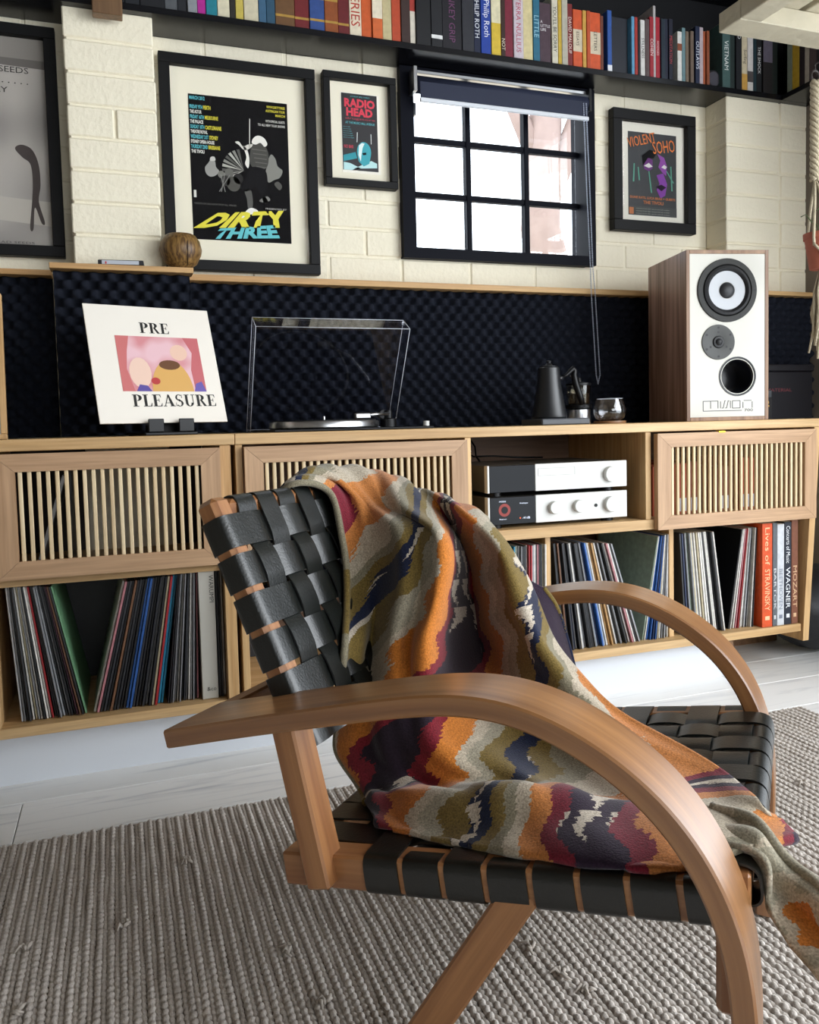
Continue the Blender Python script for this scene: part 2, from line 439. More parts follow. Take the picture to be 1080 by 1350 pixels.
# tree and lattice outside
tr = thing('garden_tree', 'pale forked tree trunk seen through the right-hand panes', 'tree', (2.98, 5.3, 0))
M_bark = mat('pale_bark', '#9a857d', 0.9, noise=0.2, nscale=8)
tube('trunk', [(0.0, 0, 1.762), (0.0, 0, 1.9), (-0.06, 0, 2.2), (-0.02, 0, 2.8), (0.1, 0.1, 3.6), (0.2, 0.1, 4.6)], [0.19, 0.16, 0.14, 0.12, 0.1, 0.07], M_bark, tr, 12)
tube('branch', [(-0.05, 0, 2.3), (0.12, -0.05, 2.7), (0.35, -0.1, 3.3), (0.45, -0.1, 4.1)], [0.1, 0.085, 0.07, 0.05], M_bark, tr, 10)
tube('branch', [(-0.03, 0, 2.6), (-0.25, 0.05, 3.1), (-0.34, 0, 3.8)], [0.08, 0.06, 0.04], M_bark, tr, 10)
tag(box('garden_bed', (1.6, 4.4, 0.0), (5.4, 7.0, 1.755), mat('bed_rock', '#ab9c84', 0.9, noise=0.25, nscale=5, bump=0.5, bscale=6), bevel=0.12, seg=3), 'pale raised garden bed outside the lowest right pane', 'garden bed')

# ------------------------------------------------------------------ acoustic foam
def foam(name, x0, x1, ybase, label, amp=0.011):
    P, Q = 0.045, 0.048
    nx = int((x1-x0)/0.0056)+1; nz = int((1.234-0.796)/0.0048)+1
    xs_ = np.linspace(x0, x1, nx); zs_ = np.linspace(0.796, 1.234, nz)
    X, Z = np.meshgrid(xs_, zs_)
    h = np.cos(2*np.pi*X/P)*np.cos(2*np.pi*Z/Q)
    e = np.clip((h+0.55)/1.0, 0, 1); e = e*e*(3-2*e)          # deep rounded cells between narrow ridges
    Y = ybase-0.040+0.024*e
    v = np.stack([X, Y, Z], -1).reshape(-1, 3)
    idx = np.arange(nx*nz).reshape(nz, nx)
    f = np.stack([idx[:-1, :-1], idx[:-1, 1:], idx[1:, 1:], idx[1:, :-1]], -1).reshape(-1, 4)
    b = len(v)
    back = np.array([(x0, ybase, 0.796), (x1, ybase, 0.796), (x1, ybase, 1.234), (x0, ybase, 1.234)])
    V = np.vstack([v, back])
    F = f.tolist()
    F += [[b+1, b, b+3, b+2]]
    F += [list(idx[::-1, 0])+[b, b+3], list(idx[:, -1])+[b+2, b+1], [b, b+1]+list(idx[0, ::-1]), list(idx[-1, :])+[b+2, b+3]]
    me = mesh(name, V, F)
    for p in me.polygons[:len(f)]: p.use_smooth = True
    return tag(put(name, me, None, M_foam), label, 'acoustic foam', 'black foam panels behind the cabinet')
foam('foam_panel', 0.217, 2.076, 2.517, 'long black egg-crate foam panel behind the turntable and kettle')
foam('foam_panel', -0.142, 0.209, 2.407, 'black egg-crate foam panel on the pier behind the standing record')
foam('foam_panel', -1.25, -0.152, 2.517, 'black egg-crate foam panel left of the standing record')
foam('foam_panel', 2.082, 2.438, 2.407, 'black egg-crate foam panel right of the white loudspeaker')

# ------------------------------------------------------------------ bookshelf
SZ = 1.954
bs = thing('bookshelf', 'long black wall shelf of books running above the window', 'bookshelf', (0, 0, 0))
box('shelf_board', (-1.3, 2.385, SZ-0.018), (2.438, 2.5235, SZ), M_blackwood, bs, 0.001)
box('shelf_board', (2.300, 1.50, SZ-0.018), (2.438, 2.3845, SZ), M_blackwood, bs, 0.001)
box('back_panel', (-1.3, 2.5105, SZ), (2.438, 2.5225, 2.52), M_black, bs)
box('back_panel', (2.426, 1.50, SZ), (2.438, 2.5095, 2.52), M_black, bs)
box('shelf_board', (-1.3, 2.385, 2.30), (2.425, 2.510, 2.318), M_blackwood, bs)
tag(box('timber_block', (-0.0145, 2.350, 1.902), (0.061, 2.3845, 2.10), wood('block_pine', '#5f4630', '#836446', 2), bevel=0.002), 'rough brown timber block fixed to the shelf front above the left brick pier', 'timber')

M_book = objcolor('book_cloth', 0.5, 0.18)
M_pages = mat('book_pages', '#d8cfb8', 0.9)
def px2x(px, Y=2.398):  # measured spine positions along the shelf, converted to metres
    t = (px-190)/(1030-190)
    a = Vector((0.118, 2.301))
    # perspective interpolation between the two measured ends of the shelf edge
    w0, w1 = 1/2.293, 1/3.021
    tt = t*w1
    s_ = (t*w0)/(t*w0+(1-t)*w1)
    return 0.118+(2.301-0.118)*s_
_bk = {}
def book(px0, px1, h, col, label, title=None, tcol='#e8e4d8', tsize=0.6, depth=None, tz=0.5, band=None, along=True, grp='books on the black wall shelf'):
    xa, xb = px2x(px0), px2x(px1)
    th = max(0.004, (xb-xa)-0.0012); d = depth or 0.105
    key = (round(th, 3), round(h, 3))
    yf = 2.392+rb.uniform(0, 0.008)
    o = thing('book', label, 'book', ((xa+xb)/2, yf, SZ+0.0005), 0, grp)
    c = box('cover', (-th/2, 0, 0), (th/2, d, h), M_book, o, min(0.0012, th/5)); c.color = rgb(col)
    p = box('pages', (-th/2+0.0012, 0.004, h-0.003), (th/2-0.0012, d-0.002, h+0.0003), M_pages, o)
    if band:
        for (z0, z1, bc) in band:
            bb = box('spine_band', (-th/2*0.99, -0.0003, z0*h), (th/2*0.99, 0.002, z1*h), M_book, o); bb.color = rgb(bc)
    if title:
        me = text_me(title, 1.0)
        cc = np.array([v.co[:] for v in me.vertices]); lo = cc.min(0); hi = cc.max(0)
        if along:
            sc = min(tsize*th/(hi[2]-lo[2]), 0.8*h/(hi[0]-lo[0]))
            me.transform(T(-(lo[0]+hi[0])/2, 0, -(lo[2]+hi[2])/2)); me.transform(Matrix.Scale(sc, 4)); me.transform(RY(math.radians(90)))
        else:
            sc = 0.86*th/(hi[0]-lo[0])
            me.transform(T(-(lo[0]+hi[0])/2, 0, -(lo[2]+hi[2])/2)); me.transform(Matrix.Scale(sc, 4))
        t = put('spine_title', me, o, M_book, loc=(0, -0.0007, h*tz)); t.color = rgb(tcol)
    return o
B = [
 (166, 176, .20, '#14161c', 'thin black book at the left end of the shelf beside the timber block'),
 (176, 187, .21, '#1d2026', 'charcoal book second from the left end of the shelf'),
 (187, 206, .19, '#17181d', 'thick black book just left of the narrow grey spine'),
 (206, 216, .20, '#55585c', 'narrow grey book with a pale lettered label near the left end', 'A', '#e8e8e8'),
 (216, 224, .20, '#202227', 'black book with white letter left of the magenta spine', 'K', '#f0f0f0'),
 (224, 232, .2, '#8c8f94', 'light grey book beside the magenta spine'),
 (232, 239, .2, '#b0268f', 'thin magenta paperback near the left end of the shelf'),
 (239, 248.5, .2, '#1f7c8c', 'teal paperback right of the magenta one'),
 (248.5, 259, .2, '#d8d0b4', 'cream paperback right of the teal one'),
 (259, 264, .2, '#2a2620', 'thin dark brown book with yellow neighbour near the left'),
 (264, 271, .2, '#c8b455', 'dull yellow paperback near the left third of the shelf'),
 (271, 284, .2, '#cfc6aa', 'cream book with brown specks left of the blue-green pair'),
 (284, 291, .21, '#3a5f7c', 'slate blue paperback, left of the green-blue one'),
 (291, 299, .21, '#2c4f66', 'dark green-blue paperback left of the brown gilt volume'),
 (299, 317, .22, '#6a4a2c', 'thick brown volume with gilt bands', None, None, .5, None, .5, [(.12, .15, '#b08a3e'), (.4, .44, '#b08a3e')]),
 (317, 331, .22, '#6e1f22', 'maroon volume with gilt bands left of the blue one', None, None, .5, None, .5, [(.12, .15, '#b08a3e'), (.4, .44, '#b08a3e')]),
 (331, 345.5, .22, '#2f4a86', 'royal blue volume with gilt bands', None, None, .5, None, .5, [(.12, .15, '#b08a3e'), (.4, .44, '#b08a3e')]),
 (345.5, 359, .22, '#8c4a22', 'rust brown volume with gilt bands right of the blue one', None, None, .5, None, .5, [(.12, .15, '#b08a3e'), (.4, .44, '#b08a3e')]),
 (359, 370.5, .22, '#651d20', 'dark red volume with gilt bands beside the cream paperback', None, None, .5, None, .5, [(.12, .15, '#b08a3e')]),
 (370.5, 383, .21, '#e3d6bd', 'cream paperback with red lettering on its spine', 'REVERIES', '#b33a2c', .75),
 (383, 394, .2, '#c85a28', 'orange paperback left of the white-lettered one'),
 (394, 405, .2, '#cf6634', 'orange paperback with a pale band, fourth left of the black books', None, None, .5, None, .5, [(.3, .62, '#e8ddc4')]),
 (405, 415, .2, '#c4b78c', 'olive cream paperback between two orange ones'),
 (415, 425, .2, '#b6482a', 'brick orange paperback left of the dark brown one'),
 (425, 435.5, .2, '#3c2a26', 'dark brown paperback left of the red and white spine'),
 (435.5, 442, .2, '#a8392e', 'narrow red and white paperback before the black books', None, None, .5, None, .5, [(.0, .5, '#d8d0c0')]),
 (442, 459, .22, '#15161a', 'thick black book with small grey specks left of the labelled one'),
 (459, 472.5, .22, '#1a1b20', 'black book with a white sticker on its spine', None, None, .5, None, .5, [(.12, .17, '#e8e8e6')]),
 (472.5, 496, .23, '#16141c', 'wide black book with dim purple title', 'MONKEY GRIP', '#6d3f66', .4),
 (496, 511, .23, '#2b2c33', 'charcoal book left of the navy lettered one'),
 (511, 519.5, .22, '#141d3a', 'navy book lettered PHILIP ROTH', 'PHILIP ROTH', '#e6e8ef', .7),
 (519.5, 532.5, .22, '#1d3f9c', 'bright blue book with white script title', 'Philip Roth', '#f0f2fa', .7),
 (532.5, 545, .2, '#d8b83c', 'yellow and white paperback right of the bright blue book', None, None, .5, None, .5, [(.5, 1., '#e4dcb8')]),
 (545, 551, .21, '#3a241c', 'dark brown paperback lettered NOT', 'NOT', '#e0d4c0', .8, None, .18),
 (551, 562, .22, '#7c2236', 'maroon book left of the lilac one'),
 (562, 575.5, .21, '#cfc4cc', 'pale lilac paperback with pink lettering', 'TERRA NULLIUS', '#b84a62', .6),
 (575.5, 589, .22, '#d8ca98', 'pale yellow book left of the teal one', None, None, .5),
 (589, 598.5, .22, '#2a6a84', 'teal book left of the dark purple thick one', 'LITTLE', '#9fd0de', .7),
 (598.5, 615, .19, '#4a3640', 'thick dark purple paperback titled A LITTLE LIFE', 'A\nLITTLE\nLIFE', '#f2eef0', .9, None, .62, None, False),
 (615, 624, .22, '#d8d2bd', 'cream book with black title right of the thick purple one', "YOU'LL BE SORRY", '#1a1a1a', .6),
 (624, 629.5, .21, '#c8a83a', 'thin yellow book right of the cream one'),
 (629.5, 638.5, .21, '#b9b4a4', 'pale grey paperback left of the maroon one'),
 (638.5, 646.5, .2, '#7a2424', 'maroon paperback lettered DAVID MALOUF', 'DAVID MALOUF', '#f0dcd0', .6),
 (646.5, 660.5, .185, '#d2562a', 'orange paperback with a cream band, left of the thin yellow one', 'ESSAYS', '#2a2220', .3, None, .5, [(.28, .66, '#d9cbb0')]),
 (660.5, 666.5, .185, '#cfa04a', 'thin mustard paperback between two orange ones'),
 (666.5, 672.5, .185, '#c0512a', 'thin orange paperback left of the second banded orange one'),
 (672.5, 689, .185, '#d2562a', 'orange paperback with a cream band, right of the thin orange one', 'LETTERS', '#2a2220', .3, None, .5, [(.28, .66, '#d9cbb0')]),
 (689, 694.5, .18, '#6e3a2a', 'narrow brown paperback at the end of the orange run'),
 (699.5, 707, .2, '#2c55a0', 'blue and white striped book standing before the dark gap', None, None, .5, None, .5, [(.0, .12, '#eef0f4')]),
 (737.5, 743, .19, '#5f9cc0', 'pale blue thin book right of the dark gap'),
 (743, 748.5, .19, '#a8322c', 'thin red book right of the pale blue one'),
 (748.5, 753, .18, '#1e1e26', 'thin black book left of the white one'),
 (753, 761, .185, '#dedcd8', 'white book with black lettering left of the grey-brown one', 'STILLNESS', '#222222', .6),
 (761, 768.5, .19, '#5a4a4a', 'grey-brown book left of the red lettered one'),
 (768.5, 776, .2, '#9c2430', 'red book lettered COHEN', 'COHEN', '#f0d8d4', .7),
 (776, 781, .24, '#b8b4b4', 'tall thin light grey book between two red ones'),
 (781, 789, .205, '#a81f30', 'red book right of the tall grey one', 'HODGES', '#e8c8c8', .5),
 (789, 796.5, .2, '#1c2c38', 'dark teal book right of the red ones'),
 (796.5, 803.5, .205, '#1a1f34', 'navy book left of the one lettered in red'),
 (803.5, 811, .205, '#171a2c', 'navy book lettered MEDITATION in red', 'MEDITATION', '#c04a4a', .7),
 (820, 828.5, .17, '#e0ded8', 'white book with a brown band on its spine', None, None, .5, None, .5, [(.62, .76, '#8a4a30')]),
 (828.5, 835.5, .185, '#6c8a90', 'grey-teal book right of the white banded one'),
 (835.5, 842, .175, '#7a6a5a', 'taupe paperback, left of a matching pair'),
 (842, 849, .175, '#6c5c50', 'darker taupe paperback, right of a matching pair'),
 (852, 861, .195, '#18233f', 'navy book lettered OUTLAWS', 'OUTLAWS', '#d8dce8', .75),
 (861, 868.5, .195, '#b9aab0', 'pinkish grey book right of the OUTLAWS one'),
 (868.5, 873.5, .185, '#a85530', 'orange paperback, left one of two near the dark clock'),
 (873.5, 879.5, .185, '#8c4a2c', 'rust paperback, right one of two near the dark clock'),
 (905, 921.5, .225, '#3f5a58', 'thick grey-green book lettered VIETNAM', 'VIETNAM', '#e8ece8', .5),
 (921.5, 932.5, .225, '#1d2c2a', 'dark green book right of the VIETNAM one'),
 (932.5, 945, .23, '#14161c', 'black book with small white title left of the cream one', 'MAO', '#e8e8e8', .5, None, .84),
 (945.5, 957.5, .235, '#cfc2a4', 'cream and yellow book lettered Surfing under the hanging frame', 'Surfing', '#3a3a3a', .7, None, .5, [(.0, .25, '#c89a4a')]),
 (957.5, 970, .235, '#cfcac6', 'white book with a small dark figure on its spine', None, None, .5, None, .5, [(.14, .3, '#4a4444')]),
 (970, 978.5, .23, '#173038', 'dark teal book right of the white one'),
 (978.5, 991, .23, '#121418', 'black book with a white vertical title', 'THE SHOCK', '#e8e8e8', .5),
 (991, 1012, .22, '#191517', 'thick black book with a pale window picture', None, None, .5, None, .5, [(.5, .86, '#5a5462')]),
 (1012, 1026, .22, '#101a16', 'very dark green book in the shelf corner'),
]
for b in B: book(*b)
# the dark gap: leaning black case and small clock
tag(box('black_box_file', (px2x(709), 2.41, SZ), (px2x(736.5), 2.50, SZ+0.19), mat('box_file', '#101522', 0.5), bevel=0.002), 'black box file standing in the gap between the blue striped and pale blue books', 'box file')
ck = thing('desk_clock', 'small dark round clock standing among the books left of VIETNAM', 'clock', ((px2x(888)+px2x(903))/2, 2.43, SZ))
lathe('clock_body', [(0, -0.015), (0.03, -0.015), (0.033, 0), (0.03, 0.015), (0, 0.015)], mat('clock_dark', '#1c1a1e', 0.35), ck, 24, M=T(0, 0, 0.036) @ RX(math.pi/2))
lathe('clock_face', [(0, 0), (0.024, 0), (0.024, 0.002), (0, 0.002)], mat('clock_face', '#4a4850', 0.3), ck, 24, M=T(0, -0.0155, 0.036) @ RX(math.pi/2))
box('clock_foot', (-0.03, -0.02, 0), (0.03, 0.02, 0.005), mat('clock_dark', '#1c1a1e', 0.35), ck, 0.001)
# books on the return along the right wall
yy = 2.37
for i, (c, t, h, lb) in enumerate([('#8f9a8c', .022, .21, 'grey-green book first in the row along the right wall'), ('#c9a632', .03, .215, 'mustard yellow book in the row along the right wall'), ('#2a2024', .022, .2, 'black-brown book beside the mustard one on the right wall'), ('#b9b0a4', .018, .2, 'pale grey book fourth in the row along the right wall'), ('#55484a', .03, .205, 'mauve-brown book near the macrame ring'), ('#2c2a2e', .028, .21, 'dark book with pale specks nearest the macrame ring')]):
    o = thing('book', lb, 'book', (2.308, yy-t/2, SZ+0.0005), math.radians(-90), 'books along the right wall shelf')
    cv = box('cover', (-t/2, 0, 0), (t/2, 0.115, h), M_book, o, 0.001); cv.color = rgb(c)
    box('pages', (-t/2+0.0012, 0.004, h-0.003), (t/2-0.0012, 0.112, h+0.0003), M_pages, o)
    yy -= t+0.002

# ------------------------------------------------------------------ roller blind
rbd = thing('roller_blind', 'rolled-up navy roller blind with white bottom bar across the window top', 'roller blind', (0, 0, 0))
tube('roll', [(0.928, 2.465, 1.868), (1.535, 2.465, 1.868)], 0.026, mat('blind_fabric', '#1a2138', 0.7), rbd, 20)
box('head_rail', (0.915, 2.462, 1.902), (1.545, 2.488, 1.912), M_chrome, rbd, 0.001)
box('hanging_fabric', (0.932, 2.4385, 1.818), (1.530, 2.441, 1.868), mat('blind_fabric', '#1a2138', 0.7), rbd)
box('bottom_bar', (0.930, 2.434, 1.806), (1.532, 2.445, 1.819), M_white, rbd, 0.002)
box('bracket', (0.912, 2.442, 1.84), (0.924, 2.49, 1.915), M_chrome, rbd, 0.001)
box('bracket', (1.538, 2.442, 1.84), (1.548, 2.49, 1.915), M_blackplastic, rbd, 0.001)
def chain(pts, n):
    P = [Vector(p) for p in pts]; out = []
    Ls = [(P[i+1]-P[i]).length for i in range(len(P)-1)]; tot = sum(Ls)
    bm = bmesh.new()
    for k in range(n):
        d = tot*k/(n-1); i = 0
        while i < len(Ls)-1 and d > Ls[i]: d -= Ls[i]; i += 1
        p = P[i].lerp(P[i+1], min(1, d/Ls[i]))
        bmesh.ops.create_icosphere(bm, subdivisions=1, radius=0.0026, matrix=Matrix.Translation(p))
    me = bpy.data.meshes.new('bead_chain'); bm.to_mesh(me); bm.free(); return me
o = put('bead_chain', chain([(1.512, 2.437, 1.86), (1.520, 2.437, 1.6), (1.532, 2.437, 1.32), (1.531, 2.433, 1.24), (1.545, 2.43, 0.96), (1.552, 2.43, 0.93)], 160), rbd, mat('chain_bead', '#aeb6c8', 0.35)); o['kind'] = 'stuff'
o = put('bead_chain', chain([(1.522, 2.437, 1.86), (1.532, 2.437, 1.6), (1.541, 2.437, 1.32), (1.546, 2.433, 1.24), (1.560, 2.43, 0.96), (1.552, 2.43, 0.93)], 160), rbd, mat('chain_bead', '#aeb6c8', 0.35)); o['kind'] = 'stuff'

# ------------------------------------------------------------------ framed posters
def flat(parent, name, poly, col, y, rough=0.5, M=None):
    m_ = mat('ink_'+col, col, 0.8, spec=0.15)
    return put(name, prism_me(name, poly, 0, True), parent, m_, loc=(0, y, 0))
def smooth_poly(pts, k=5):
    P = [Vector((a, b)) for a, b in pts]; n = len(P); out = []
    for i in range(n):
        p0, p1, p2, p3 = P[i-1], P[i], P[(i+1) % n], P[(i+2) % n]
        for j in range(k):
            t = j/k
            q = 0.5*((2*p1)+(p2-p0)*t+(2*p0-5*p1+4*p2-p3)*t*t+(3*p1-p0-3*p2+p3)*t**3)
            out.append((q.x, q.y))
    return out
def rect(x0, z0, x1, z1): return [(x0, z0), (x1, z0), (x1, z1), (x0, z1)]
def lettering(parent, s, x, z, wd, ht, col, y, bold=0.0, M=None, shear=0.0, name='lettering'):
    me = text_fit(s, wd, ht, bold=bold, shear=shear)
    if M is not None: me.transform(M)
    return put(name, me, parent, mat('ink_'+col, col, 0.5), loc=(x, y, z))
def framed(name, label, x0, z0, x1, z1, fw_, ox, pz, depth=0.03, mount='#efe8d2'):
    """frame outer x0..x1, z0..z1, bar width fw_; print rectangle pz=(x0,z0,x1,z1)"""
    yb = 2.515
    cx = (x0+x1)/2
    o = thing(name, label, 'picture', (cx, yb, z0), 0, 'framed posters on the brick wall')
    w2 = (x1-x0)/2; H = z1-z0
    for nm_, lo, hi in (('frame_bar', (-w2, -depth, 0), (w2, 0, fw_)), ('frame_bar', (-w2, -depth, H-fw_), (w2, 0, H)), ('frame_bar', (-w2, -depth, fw_), (-w2+fw_, 0, H-fw_)), ('frame_bar', (w2-fw_, -depth, fw_), (w2, 0, H-fw_))):
        box(nm_, lo, hi, M_frame, o, 0.0015)
    box('mount', (-w2+fw_, -0.008, fw_), (w2-fw_, -0.002, H-fw_), mat('mount_'+mount, mount, 0.8), o)
    a, b, c, d = pz
    pt = box('print', (a-cx, -0.0090, b-z0), (c-cx, -0.0081, d-z0), M_black, o)
    box('glazing', (-w2+fw_, -0.0225, fw_), (w2-fw_, -0.021, H-fw_), glass('picture_glass', (1, 1, 1), -0.02), o)
    return o, pt, (a-cx, b-z0, c-a, d-b)
YD = -0.0095
# large poster
o, pt, (ax, az, aw, ah) = framed('framed_poster', 'large black-framed gig poster lettered DIRTY THREE in yellow and blue', 0.155, 1.272, 0.609, 1.884, 0.030, 0, (0.235, 1.365, 0.525, 1.781))
pt.data.materials.clear(); pt.data.materials.append(mat('poster_black', '#0a090c', 0.8, spec=0.15))
def P2(u, v): return (ax+u*aw, az+v*ah)
def poly(pts): return [P2(u, v) for u, v in pts]
# performer, stage light and band, as plain silhouettes
def sil(pts, col, d): flat(o, 'poster_shape', poly(smooth_poly(pts)), col, YD-d)
for k_ in range(9):
    a_ = math.radians(100+k_*13); c_ = ('#5c5b58', '#8d8c86', '#b5b3ab')[k_ % 3]
    flat(o, 'poster_shape', poly([(.53, .50), (.53+.22*math.cos(a_), .50+.15*math.sin(a_)), (.53+.22*math.cos(a_+.14), .50+.15*math.sin(a_+.14))]), c_, YD-0.0001)
sil([(.15, .46), (.14, .50), (.17, .53), (.20, .555), (.24, .55), (.25, .51), (.28, .48), (.24, .45), (.19, .44)], '#9c9b96', 0.0002)
sil([(.195, .55), (.20, .575), (.235, .58), (.245, .555)], '#c8c6c0', 0.0003)
for (cx_, cz_, r_, c_) in ((.34, .42, .05, '#3f3e3c'), (.42, .40, .07, '#55544f'), (.30, .46, .035, '#77766f'), (.38, .475, .045, '#6a6964'), (.47, .44, .05, '#2d2c2c')):
    flat(o, 'poster_shape', poly([(cx_+r_*math.cos(t_), cz_+r_*0.75*math.sin(t_)) for t_ in np.linspace(0, 6.28, 18, endpoint=False)]), c_, YD-0.0003)
for (x0_, x1_) in ((.29, .33), (.33, .29), (.27, .38)):
    flat(o, 'poster_shape', poly([(x0_, .34), (x0_+.008, .34), (x1_+.008, .46), (x1_, .46)]), '#8a8984', YD-0.00035)
sil([(.79, .60), (.82, .63), (.86, .60), (.88, .55), (.93, .52), (.90, .47), (.84, .45), (.78, .43), (.75, .48), (.77, .55)], '#8a8982', 0.0002)
sil([(.84, .42), (.88, .44), (.92, .41), (.89, .38)], '#5c5b57', 0.0002)
sil([(.63, .69), (.70, .71), (.77, .67), (.79, .60), (.76, .53), (.66, .51), (.60, .55), (.60, .63)], '#4d4c48', 0.0004)
for k_ in range(5): flat(o, 'poster_shape', poly([(.62+.01*k_, .66-.03*k_), (.77, .655-.03*k_), (.77, .648-.03*k_), (.62+.01*k_, .652-.03*k_)]), '#66655f', YD-0.00045)
sil([(.62, .70), (.64, .735), (.69, .755), (.75, .74), (.78, .70), (.75, .68), (.71, .705), (.66, .69)], '#ece9e0', 0.0005)
sil([(.45, .695), (.49, .70), (.53, .67), (.58, .685), (.63, .69), (.60, .66), (.54, .645), (.49, .675)], '#dcd9cf', 0.0005)
flat(o, 'poster_shape', poly([(.592, .66), (.600, .66), (.612, .865), (.604, .87)]), '#e6e3da', YD-0.0005)
sil([(.53, .67), (.57, .65), (.59, .58), (.575, .52), (.545, .55), (.56, .60)], '#eae7de', 0.0005)
sil([(.60, .525), (.74, .52), (.77, .44), (.74, .34), (.79, .27), (.73, .27), (.68, .36), (.63, .40), (.58, .36), (.50, .36), (.55, .44)], '#131215', 0.0006)
sil([(.53, .36), (.59, .37), (.61, .30), (.60, .235), (.56, .235), (.55, .30)], '#5f5e5b', 0.0006)
sil([(.44, .165), (.50, .185), (.55, .225), (.60, .24), (.66, .222), (.63, .20), (.57, .19), (.52, .165), (.47, .155)], '#f0eee8', 0.0007)
sil([(.68, .29), (.74, .285), (.79, .305), (.76, .33), (.70, .31)], '#8a8984', 0.0006)
# tour dates
zz = .968
lettering(o, 'MARCH 2012', *P2(.012, .962), .15*aw, .026*ah, '#58b8c4', YD, .03)
for a_, b_, c_ in (('FRIDAY 9TH', 'PERTH', 'THE ASTOR'), ('FRIDAY 16TH', 'MELBOURNE', 'THE PALACE'), ('SUNDAY 18TH', 'CASTLEMAINE', 'THEATRE ROYAL'), ('WEDNESDAY 21ST', 'SYDNEY', 'SYDNEY OPERA HOUSE'), ('THURSDAY 22ND', 'BRISBANE', 'THE TIVOLI')):
    zz -= .068
    wa = .0125*len(a_); wb_ = .0145*len(b_); wc = .0128*len(c_)
    lettering(o, a_, *P2(.012, zz+.0), wa*aw, .027*ah, '#58b8c4', YD, .03)
    lettering(o, b_, *P2(.012+wa+.008, zz+.0), wb_*aw, .027*ah, '#ded236', YD, .03)
    lettering(o, c_, *P2(.012, zz-.032), wc*aw, .024*ah, '#e6e4dc', YD, .03)
for i_, (s_, w_, c_) in enumerate((('WWW.DIRTYTHREE', .19, '#ded236'), ('AUSTRALIAN TOUR', .2, '#ded236'), ('MARCH', .1, '#ded236'))):
    lettering(o, s_, *P2(.975-w_, .955-i_*.028), w_*aw, .018*ah, c_, YD, .02)
lettering(o, 'WITH SPECIAL GUESTS', *P2(.77, .855), .2*aw, .017*ah, '#d8d6ce', YD, .02)
lettering(o, 'TO ALL NEW TOUR SHOWS', *P2(.69, .825), .28*aw, .017*ah, '#d8d6ce', YD, .02)
lettering(o, 'TICKETS ON SALE NOW FROM ALL VENUES', *P2(.02, .243), .42*aw, .012*ah, '#6a6864', YD)
lettering(o, 'PRESENTED BY', *P2(.74, .236), .22*aw, .012*ah, '#c8c6c0', YD)
flat(o, 'poster_shape', rect(*P2(.02, .29), *P2(.045, .34)), '#d8d6ce', YD)
def fan(parent, s, quad, col, bold=.05):
    """lettering stretched into a quadrilateral (bl, br, tr, tl in print fractions)"""
    me = text_fit(s, 1, 1, bold=bold)
    bl, br, tr_, tl = quad
    for v in me.vertices:
        u, t = v.co.x, v.co.z
        p0 = (bl[0]*(1-u)+br[0]*u, bl[1]*(1-u)+br[1]*u); p1 = (tl[0]*(1-u)+tr_[0]*u, tl[1]*(1-u)+tr_[1]*u)
        q = P2(p0[0]*(1-t)+p1[0]*t, p0[1]*(1-t)+p1[1]*t)
        v.co = Vector((q[0], 0, q[1]))
    return put('lettering', me, parent, mat('ink_'+col, col, 0.5), loc=(0, YD-0.0009, 0))
fan(o, 'DIRTY', ((.0, .075), (.985, .115), (.93, .235), (.25, .19)), '#e2d632')
fan(o, 'THREE', ((.16, -.0+.005), (.88, .035), (.83, .128), (.27, .082)), '#5cc0c8')

# RADIOHEAD poster
o, pt, (ax, az, aw, ah) = framed('framed_poster', 'small black-framed poster lettered RADIO HEAD in red with a teal bust', 0.634, 1.547, 0.868, 1.888, 0.0215, 0, (0.695, 1.601, 0.810, 1.834))
pt.data.materials.clear(); pt.data.materials.append(mat('poster_ink', '#161318', 0.5))
box('print_margin', (ax-0.002, -0.0088, az-0.008), (ax+aw+0.008, -0.0081, az+ah+0.002), mat('print_paper', '#f3eee0', 0.7), o)
pt.location.y = -0.0004
YD = -0.0099
lettering(o, 'SATURDAY APRIL TWENTY', *P2(.25, .955), .55*aw, .016*ah, '#4fb0b8', YD)
lettering(o, 'RADIO', *P2(.08, .82), .86*aw, .115*ah, '#d8324a', YD, .045)
lettering(o, 'HEAD', *P2(.13, .705), .74*aw, .11*ah, '#d8324a', YD, .045)
lettering(o, 'drugstore', *P2(.1, .655), .84*aw, .035*ah, '#a02840', YD, .01)
lettering(o, 'AT THE MUSIC HALL AVENUE', *P2(.1, .605), .82*aw, .03*ah, '#4fb0b8', YD, .01)
for i_ in range(6): lettering(o, 'doors at eight', *P2(.03, .555-.028*i_), (.2+.02*i_)*aw, .014*ah, '#4fb0b8', YD)
lettering(o, 'NO BAR', *P2(.04, .285), .27*aw, .045*ah, '#c03048', YD, .02)
flat(o, 'poster_shape', poly([(.02, .19), (.36, .24), (.40, .16), (.02, .11)]), '#3f98a4', YD)
flat(o, 'poster_shape', poly([(.02, .10), (.2, .09), (.5, .03), (.96, .05), (.96, .11), (.8, .14), (.5, .07), (.25, .0), (.02, .0)]), '#bfe4e4', YD-0.0001)
head = [(.60+.20*math.cos(a), .25+.13*math.sin(a)) for a in np.linspace(-.3, math.pi+.3, 14)]
flat(o, 'poster_shape', poly(head+[(.44, .12), (.58, .06), (.74, .10)]), '#4aa6b2', YD-0.0002)
flat(o, 'poster_shape', poly([(.46, .33), (.54, .365), (.62, .36), (.56, .30), (.52, .20), (.50, .12), (.44, .2)]), '#e4f2ee', YD-0.0003)
flat(o, 'poster_shape', poly([(.55, .235), (.66, .245), (.66, .215), (.57, .205)]), '#17181c', YD-0.0004)
flat(o, 'poster_shape', poly([(.40, .37), (.415, .37), (.43, .50), (.415, .50)]), '#eef4f2', YD-0.0004)
